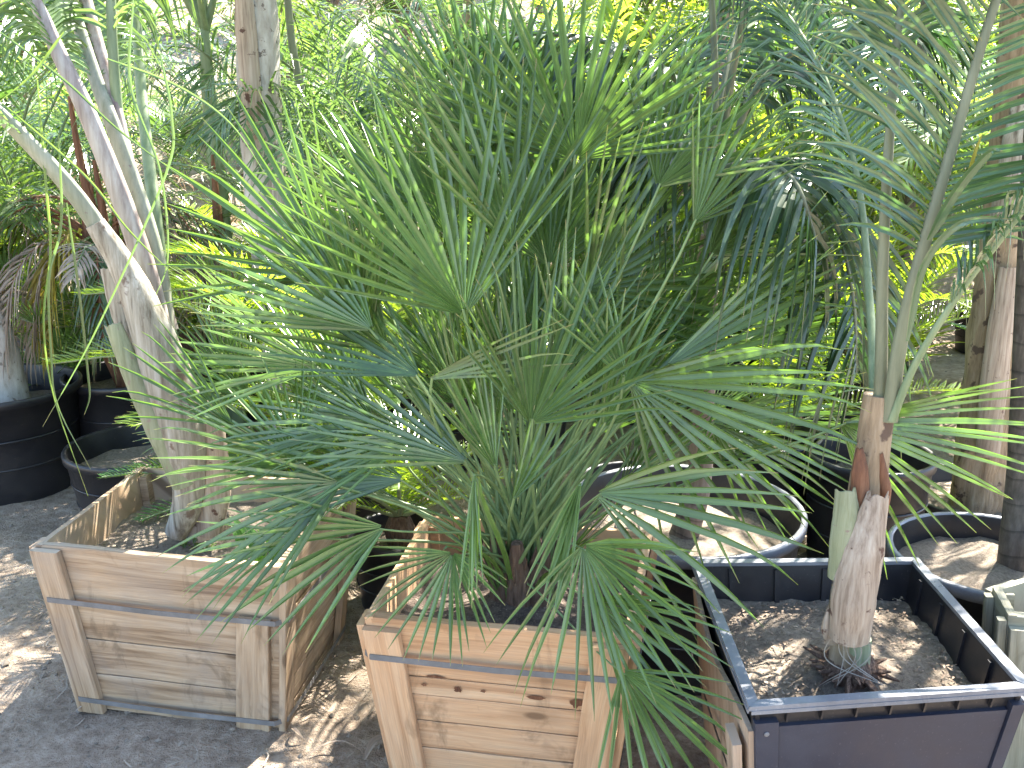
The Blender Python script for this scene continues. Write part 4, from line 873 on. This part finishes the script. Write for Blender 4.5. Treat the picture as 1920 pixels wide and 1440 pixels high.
sg6b = V((W(625, 930, 3.25).x, 3.25, .22)); sg6 = thing('sago_palm', V((sg6b.x, sg6b.y, 0)), 'bright ferny sago palm filling the space behind the grey box corner', 'sago palm')
trunk_knob(sg6, sg6b-V((0, 0, .2)), .24, .06)
sago(sg6, sg6b+V((0, 0, .06)), [(2*pi*i/16+.2, .35+.25*(i % 4), .8+.1*(i % 3)) for i in range(16)], .62, 50, .11, .0042, 'cycad', 28)
# weeds in the grey box
wd_ = thing('weed', V((G(470, 1050, .40).x, G(470, 1050, .40).y, .40)), 'leafy green weed growing in the soil of the grey box', 'weed')
rw = random.Random(3)
def broadleaf(mb, p, d, L, wdt, rnd, nrm=V((0, 0, 1)), u0=0, droop=.3):
    pts = [p+d*(L*t)-V((0, 0, droop*L*t*t)) for t in (0, .2, .4, .6, .8, 1)]; strip(mb, pts, [wdt*x for x in (.15, .7, 1, .9, .55, .02)], nrm, .25, u0=u0)
for i in range(12):
    mb = MB(); b = ORG[wd_.name]+V((rw.uniform(-.05, .08), rw.uniform(-.05, .08), 0)); a = rw.uniform(0, 2*pi); broadleaf(mb, b, V((cos(a)*.5, sin(a)*.5, .9)).normalized(), rw.uniform(.08, .17), .014, rw); mb.build('leaf', M['broad'], wd_)
wd2 = thing('weed', G(368, 1030, .40), 'tiny weed sprig at the foot of the pale trunk', 'weed')
mb = MB()
for i in range(16):
    a = rw.uniform(0, 2*pi); broadleaf(mb, ORG[wd2.name]+V((rw.uniform(-.04, .04), rw.uniform(-.03, .03), 0)), V((cos(a)*.7, sin(a)*.7, .7)).normalized(), rw.uniform(.02, .05), .006, rw, u0=i)
mb.build('foliage', M['feather'], wd2)
# small lit fan palm behind the grey box
sf_b = V((W(520, 870, 3.2).x, 3.2, .0)); sf = thing('fan_palm', sf_b, 'small sunlit fan palm behind the grey box', 'palm')
for i, (hx, hy, Y, ang, hf, lpx, aw, ro) in enumerate([(463, 735, 3.1, 150, 75, 170, 5, 5), (420, 690, 3.25, 120, 60, 160, 20, 0), (520, 640, 3.3, 95, 60, 170, 15, 0), (560, 760, 3.2, 60, 60, 150, 10, 20), (400, 800, 3.15, 175, 50, 150, 5, 30), (480, 840, 3.05, 200, 60, 140, 0, 30), (600, 830, 3.15, 10, 60, 150, 10, 30)]):
    hub = W(hx, hy, Y); fan_frond(sf, hub, screen_dir(ang, aw), ro, lpx/F*(hub-V((0, 0, CAMH))).dot(CF), hf, 300+i, sf_b+V((0, 0, .25)), droop=.04)
trunk_knob(sf, sf_b, .28, .05)
pot((sf_b.x, sf_b.y, 0), .16, .24, 'small black pot under the sunlit fan palm', .19, seed=33)
# small fan palm right-back of centre
sf2_b = V((W(1190, 900, 3.3).x, 3.3, .0)); sf2 = thing('fan_palm', sf2_b, 'young fan palm glimpsed behind the stems of the big fan palm', 'palm')
for i in range(9):
    a = 2*pi*i/9; hub = sf2_b+V((cos(a)*.25, sin(a)*.25, .55+.2*(i % 3))); fan_frond(sf2, hub, V((cos(a), sin(a), .7)).normalized(), 0, .22, 70, 340+i, sf2_b+V((0, 0, .25)), droop=.04, faceN=V((0, 0, 1)))
pot((sf2_b.x, sf2_b.y, 0), .2, .30, 'black pot under the young fan palm behind the middle box', .24, seed=34)
trunk_knob(sf2, sf2_b, .30, .04)

# ------------------------------------------------------------ background stock: one of each kind, then copies
def proto_root(name, cat): return thing(name, (0, 0, 0), name, cat)
def p_areca(mat, seed, nf=15, L=1.35, lf=.34, wd=.008, e0=.9):
    root = proto_root('feather_palm', 'palm'); rnd = random.Random(seed)
    for i in range(nf):
        a = 2*pi*i/nf+rnd.uniform(-.25, .25); e = rnd.uniform(e0, 1.45); h = V((cos(a), sin(a), 0)); l = L*rnd.uniform(.7, 1.15); b = h*.06
        ctrl = [b, b+h*(l*.25*cos(e))+V((0, 0, l*.42)), b+h*(l*.62*cos(e)+.08)+V((0, 0, l*.82)), b+h*(l*.95*cos(e)+.28)+V((0, 0, l*.98)), b+h*(l*cos(e)+.52)+V((0, 0, l*.86))]
        fr(root, ctrl, lf, wd, 32, mat, 'greenpet', .010, .003, seed*40+i, s0=.3, ang=50, droop=.4, npt=10, segs=3, fold=0, vee=.25)
    return root
def p_sago(seed, mat='cycad'):
    root = proto_root('sago_palm', 'sago palm'); trunk_knob(root, V((0, 0, 0)), .3, .10)
    sago(root, V((0, 0, .28)), [(2*pi*i/15+.13*(i % 3), .3+.25*(i % 4), .9+.08*(i % 3)) for i in range(15)], .85, 40, .16, .007, mat, seed); return root
def p_fan(seed, mat='fan'):
    root = proto_root('fan_palm', 'palm'); rnd = random.Random(seed)
    for i in range(16):
        a = 2*pi*i/16*1.7+rnd.uniform(-.2, .2); e = rnd.uniform(.2, 1.4); R = rnd.uniform(.4, .75); hub = V((cos(a)*cos(e)*R, sin(a)*cos(e)*R, .25+R*sin(e)))
        fan_frond(root, hub, (hub.normalized()+V((0, 0, .1))).normalized(), rnd.uniform(-25, 25), rnd.uniform(.24, .36), rnd.uniform(60, 95), seed*60+i, V((0, 0, .1)), mat=mat, droop=.05, faceN=V((0, -.4, 1)), dal=.16)
    return root
def p_strap(seed, mat, nl=46, L=.8, w_=.02):
    root = proto_root('strap_leaf_plant', 'plant'); rnd = random.Random(seed); mb = MB()
    for i in range(nl):
        a = rnd.uniform(0, 2*pi); e = rnd.uniform(.5, 1.45); l = L*rnd.uniform(.6, 1.1); h = V((cos(a), sin(a), 0)); b = h*rnd.uniform(0, .08)
        pts = [b+h*(l*t*cos(e))+V((0, 0, l*t*sin(e)-.45*l*t*t*cos(e))) for t in [k/7 for k in range(8)]]
        strip(mb, pts, [w_*x for x in (.5, .8, 1, 1, .9, .7, .4, .03)], h*.6+V((0, 0, .6)), .35, u0=i)
    kid(root, mb.build('foliage', M[mat], root)); return root
def p_bush(seed, mat='bush', n=1700, R=.75, H=1.3):
    root = proto_root('leafy_shrub', 'shrub'); rnd = random.Random(seed); mb = MB(); tb = MB()
    cl = []
    for i in range(11):
        a = rnd.uniform(0, 2*pi); r = rnd.uniform(.2, .8)*R; c = V((cos(a)*r, sin(a)*r, rnd.uniform(.35, 1.0)*H)); cl.append((c, rnd.uniform(.2, .36)))
        tb.tube([V((0, 0, 0)), lerp(V((0, 0, .2)), c, .5)+V((0, 0, .05)), c], [.025, .015, .005], 6)
    for i in range(n):
        c, rr_ = rnd.choice(cl); d = V((rnd.gauss(0, 1), rnd.gauss(0, 1), rnd.gauss(0, 1))).normalized()*rr_*rnd.random()**.4; p = c+d
        dd = (d.normalized()+V((rnd.uniform(-.7, .7), rnd.uniform(-.7, .7), rnd.uniform(-.5, .5)))).normalized(); L = rnd.uniform(.05, .11)
        strip(mb, [p, p+dd*L*.5, p+dd*L-V((0, 0, L*.2))], [.004, L*.18, .001], V((rnd.uniform(-1, 1), rnd.uniform(-1, 1), 1)), 0, u0=i)
    kid(root, mb.build('foliage', M[mat], root)); kid(root, tb.build('trunk', M['brownbark'], root)); return root
def p_banana(seed):
    root = proto_root('broad_leaf_plant', 'plant'); rnd = random.Random(seed)
    for i in range(12):
        a = 2*pi*i/12*1.6; e = rnd.uniform(.6, 1.35); l = rnd.uniform(.5, .95); h = V((cos(a), sin(a), 0)); pts = [h*(l*t*cos(e))+V((0, 0, l*t*sin(e)-.3*l*t*t)) for t in [k/8 for k in range(9)]]
        mb = MB(); strip(mb, pts, [.008, .012, .03, .06, .075, .072, .055, .03, .002], h*.8+V((0, 0, .5)), .3, u0=i); kid(root, mb.build('leaf', M['broad'], root))
    return root
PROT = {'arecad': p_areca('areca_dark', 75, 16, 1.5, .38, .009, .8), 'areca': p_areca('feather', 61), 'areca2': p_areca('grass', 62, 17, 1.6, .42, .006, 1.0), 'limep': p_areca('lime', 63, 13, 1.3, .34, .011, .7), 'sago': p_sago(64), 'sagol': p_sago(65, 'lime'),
        'fan': p_fan(66), 'strap': p_strap(67, 'grass'), 'straplime': p_strap(68, 'lime', 50, .75, .028), 'bush': p_bush(69), 'bushl': p_bush(70, 'lime'), 'banana': p_banana(71), 'dryp': p_areca('dry', 72, 8, .9, .22, .007, .5)}
LOOK = {'arecad': 'dark green feathery palm', 'areca': 'mid-green feathery palm', 'areca2': 'tall wispy thin-leaved palm', 'limep': 'lime green feathery palm', 'sago': 'bright green sago palm', 'sagol': 'yellow-green sago palm', 'fan': 'stocky fan palm',
        'strap': 'clump of green strap leaves', 'straplime': 'clump of lime strap leaves', 'bush': 'leafy green shrub', 'bushl': 'yellow-green leafy shrub', 'banana': 'broad glossy leaved plant', 'dryp': 'half-dried brown palm'}
def where(px, Y):
    W_ = [(60, 'at the left edge'), (200, 'behind the bronze leaf stalks'), (330, 'left of the slender green trunk'), (470, 'between the two left trunks'), (620, 'right of the stout white trunk'), (780, 'above the left side of the fan palm'),
          (940, 'below the pale gap at the top'), (1100, 'above the top of the fan palm'), (1260, 'top right of the fan palm'), (1390, 'around the slim brown trunk'), (1540, 'behind the hanging blue-green leaflets'), (1680, 'behind the silvery palm'), (1830, 'beside the dirt path at right'), (9999, 'at the right edge')]
    h = next(t for m, t in W_ if px <= m)
    d = 'first row' if Y < 5.2 else 'second row' if Y < 6.6 else 'third row' if Y < 8.4 else 'foot of bank' if Y < 10.5 else 'high on bank'
    return h+', '+d
used = set(); seen = {}
def put(kind, px, Y, s, rz, zoff=None, pt=True):
    x = (px-960)/F*(Y*cos(PITCH)+0.3)*1.0; p = W(px, 400, Y); x = p.x; z = terrain(x, Y)+(zoff or 0)
    lab = LOOK[kind]+' '+where(px, Y); src = PROT[kind]
    seen[lab] = seen.get(lab, 0)+1
    if seen[lab] == 2: lab2 = 'smaller '+lab
    else: lab2 = lab
    if pt and Y < 6.8 and kind not in ('bush', 'bushl'):
        pot((x, Y, z), .2*min(1.2, s), .30, 'black pot under '+lab.replace('the ', ''), .24, seed=int(px)); z += .24
    g = {'arecad': 'feather palms in the background rows', 'areca': 'feather palms in the background rows', 'areca2': 'feather palms in the background rows', 'limep': 'feather palms in the background rows'}.get(kind, LOOK[kind]+'s in the background')
    if kind not in used:
        used.add(kind); src.location = (x, Y, z); src.rotation_euler = (0, 0, rz); src.scale = (s, s, s); src['label'] = lab; src['group'] = g
    else: copy_tree(src, V((x, Y, z)), rz, s, lab, g)
rp_ = random.Random(21)
PLAN = [
 ('bush', 770, 12.0, .9), ('arecad', 850, 11.2, .7), ('strap', 780, 9.2, .9), ('bush', 900, 14.5, 1.2), ('bush', 700, 14.0, 1.1),  # plants added on the bank to bring shade into the bright gap
 ('areca2', 700, 4.5, .8), ('strap', 360, 5.0, 1.1), ('sagol', 520, 5.6, .9), ('sago', 1480, 4.7, .8),
 ('areca', 60, 4.9, .9), ('areca2', -60, 5.0, 1.0), ('strap', 100, 4.7, .9), ('limep', -20, 4.6, .6), ('sagol', 330, 4.7, .9), ('dryp', 260, 4.5, .8), ('fan', 120, 5.4, .9), ('areca2', 620, 5.0, 1.05),
 ('areca2', 740, 5.6, 1.0), ('banana', 780, 5.0, 1.0), ('areca', 860, 5.3, .8), ('dryp', 560, 5.6, .8), ('fan', 60, 4.4, .7), ('sago', 450, 5.0, .6), ('dryp', 120, 6.6, 1.1), ('sago', 840, 4.3, .8), ('sagol', 1010, 4.6, .8), ('areca', 1040, 5.6, 1.0), ('straplime', 1200, 5.0, 1.0), ('limep', 1150, 5.6, .9), ('sagol', 1380, 5.2, 1.0),
 ('straplime', 1500, 5.0, 1.2), ('limep', 1450, 5.6, 1.0), ('arecad', 1580, 5.8, 1.1), ('straplime', 1660, 4.9, .9), ('limep', 1660, 6.2, 1.0), ('banana', 1990, 4.6, .9), ('areca', 1930, 5.4, 1.1), ('sago', 1870, 6.4, .9),
 ('arecad', 60, 6.0, 1.1), ('sagol', 420, 6.0, 1.0), ('arecad', 900, 6.6, 1.0), ('limep', 1000, 6.9, 1.0), ('fan', 1130, 6.6, 1.0), ('limep', 1290, 6.4, 1.1), ('arecad', 1400, 6.8, 1.2),
 ('bushl', 1520, 7.0, 1.0), ('areca2', 1740, 7.3, 1.1), ('areca', 1900, 7.2, 1.1),
 ('bush', 0, 8.0, 1.2), ('areca', 150, 7.8, 1.1), ('fan', 420, 8.2, 1.1), ('areca', 690, 8.0, 1.0), ('bushl', 1060, 8.2, 1.0), ('limep', 1180, 8.0, 1.2), ('bushl', 1330, 8.3, 1.2), ('limep', 1470, 8.1, 1.2), ('areca', 1620, 8.2, 1.2), ('bushl', 1760, 8.8, 1.1), ('bush', 1930, 8.6, 1.2),
 ('bush', 60, 10.2, 1.4), ('bush', 230, 9.8, .9), ('bush', 560, 10.2, 1.0), ('fan', 700, 9.6, .9), ('sago', 980, 9.6, 1.0), ('bush', 1120, 10.0, 1.3), ('limep', 1250, 9.6, 1.3), ('bushl', 1400, 10.3, 1.5), ('bush', 1560, 10.0, 1.4), ('arecad', 1700, 10.4, 1.5), ('bush', 1900, 10.2, 1.5),
 ('bush', -40, 12.6, 1.7), ('bush', 180, 13.0, 1.2), ('bush', 400, 12.6, 1.3), ('bush', 640, 13.2, 1.3), ('bush', 1010, 12.8, 1.2), ('bushl', 1160, 12.6, 1.6), ('bush', 1340, 13.0, 1.8), ('bushl', 1540, 12.8, 1.8), ('bush', 1740, 13.0, 1.9), ('bush', 1950, 12.8, 1.9)]
for (k, px, Y, s) in PLAN: put(k, px, Y, s, rp_.uniform(0, 6.28))
# pale sunlit planter boxes on the bank at upper left
for i, (px, Y, lab) in enumerate([(300, 7.3, 'pale sunlit wooden planter box far back at upper left'), (380, 8.9, 'higher of the two pale boxes on the bank at upper left'), (940, 8.6, 'pale grey box on the bank above the fan palm')]):
    p = W(px, 100, Y); a = .3*i; c_, s_ = cos(a), sin(a); zz = terrain(p.x, Y)
    tp = [V((p.x+(x*c_-y*s_)*.33, Y+(x*s_+y*c_)*.33, .5)) for x, y in ((-1, -1), (1, -1), (1, 1), (-1, 1))]
    b_, in_, t_, bo_ = wood_box('planter_box', lab, tp, .55, .86, [0, .33, .66, 1], 'wood_g', 50+i, [(0, .12, 0, .12, 0, .98), (.88, 1, .88, 1, 0, .98)], [], [], .42)
    soil_part(in_, in_[0].z, M['soil'], b_, i)
# dead leaf scraps on the dirt
def dead_leaf(px, py, ang, L, lab, wd=.012, h=None):
    p = G(px, py, 0); mb = MB(); d = V((cos(ang), sin(ang), 0)); s = V((-d.y, d.x, 0)); pts = [p+d*(L*(t-.5))+s*(.25*L*sin(pi*t))+V((0, 0, .012+.02*sin(pi*t)+ground_h(p.x, p.y))) for t in [k/8 for k in range(9)]]
    strip(mb, pts, [wd*x for x in (.2, .6, .9, 1, .9, .7, .5, .3, .05)], V((0, 0, 1)), .5); tag(mb.build('dead_leaf', M['dry'], origin=p), lab, 'dead leaf')
dead_leaf(722, 1412, .6, .11, 'curled pale dead leaf on the dirt by the middle box')
dead_leaf(560, 1385, 2.3, .05, 'small bright leaf scrap on the dirt in front of the boxes', .006)
dead_leaf(190, 1335, .1, .14, 'long dry leaf strip against the foot of the grey box', .005)
dead_leaf(630, 1425, .05, .16, 'thin straw-coloured blade lying left of the middle box', .003)
print('faces', sum(len(o.data.polygons) for o in bpy.data.objects if o.type == 'MESH'), 'objs', len(bpy.data.objects))
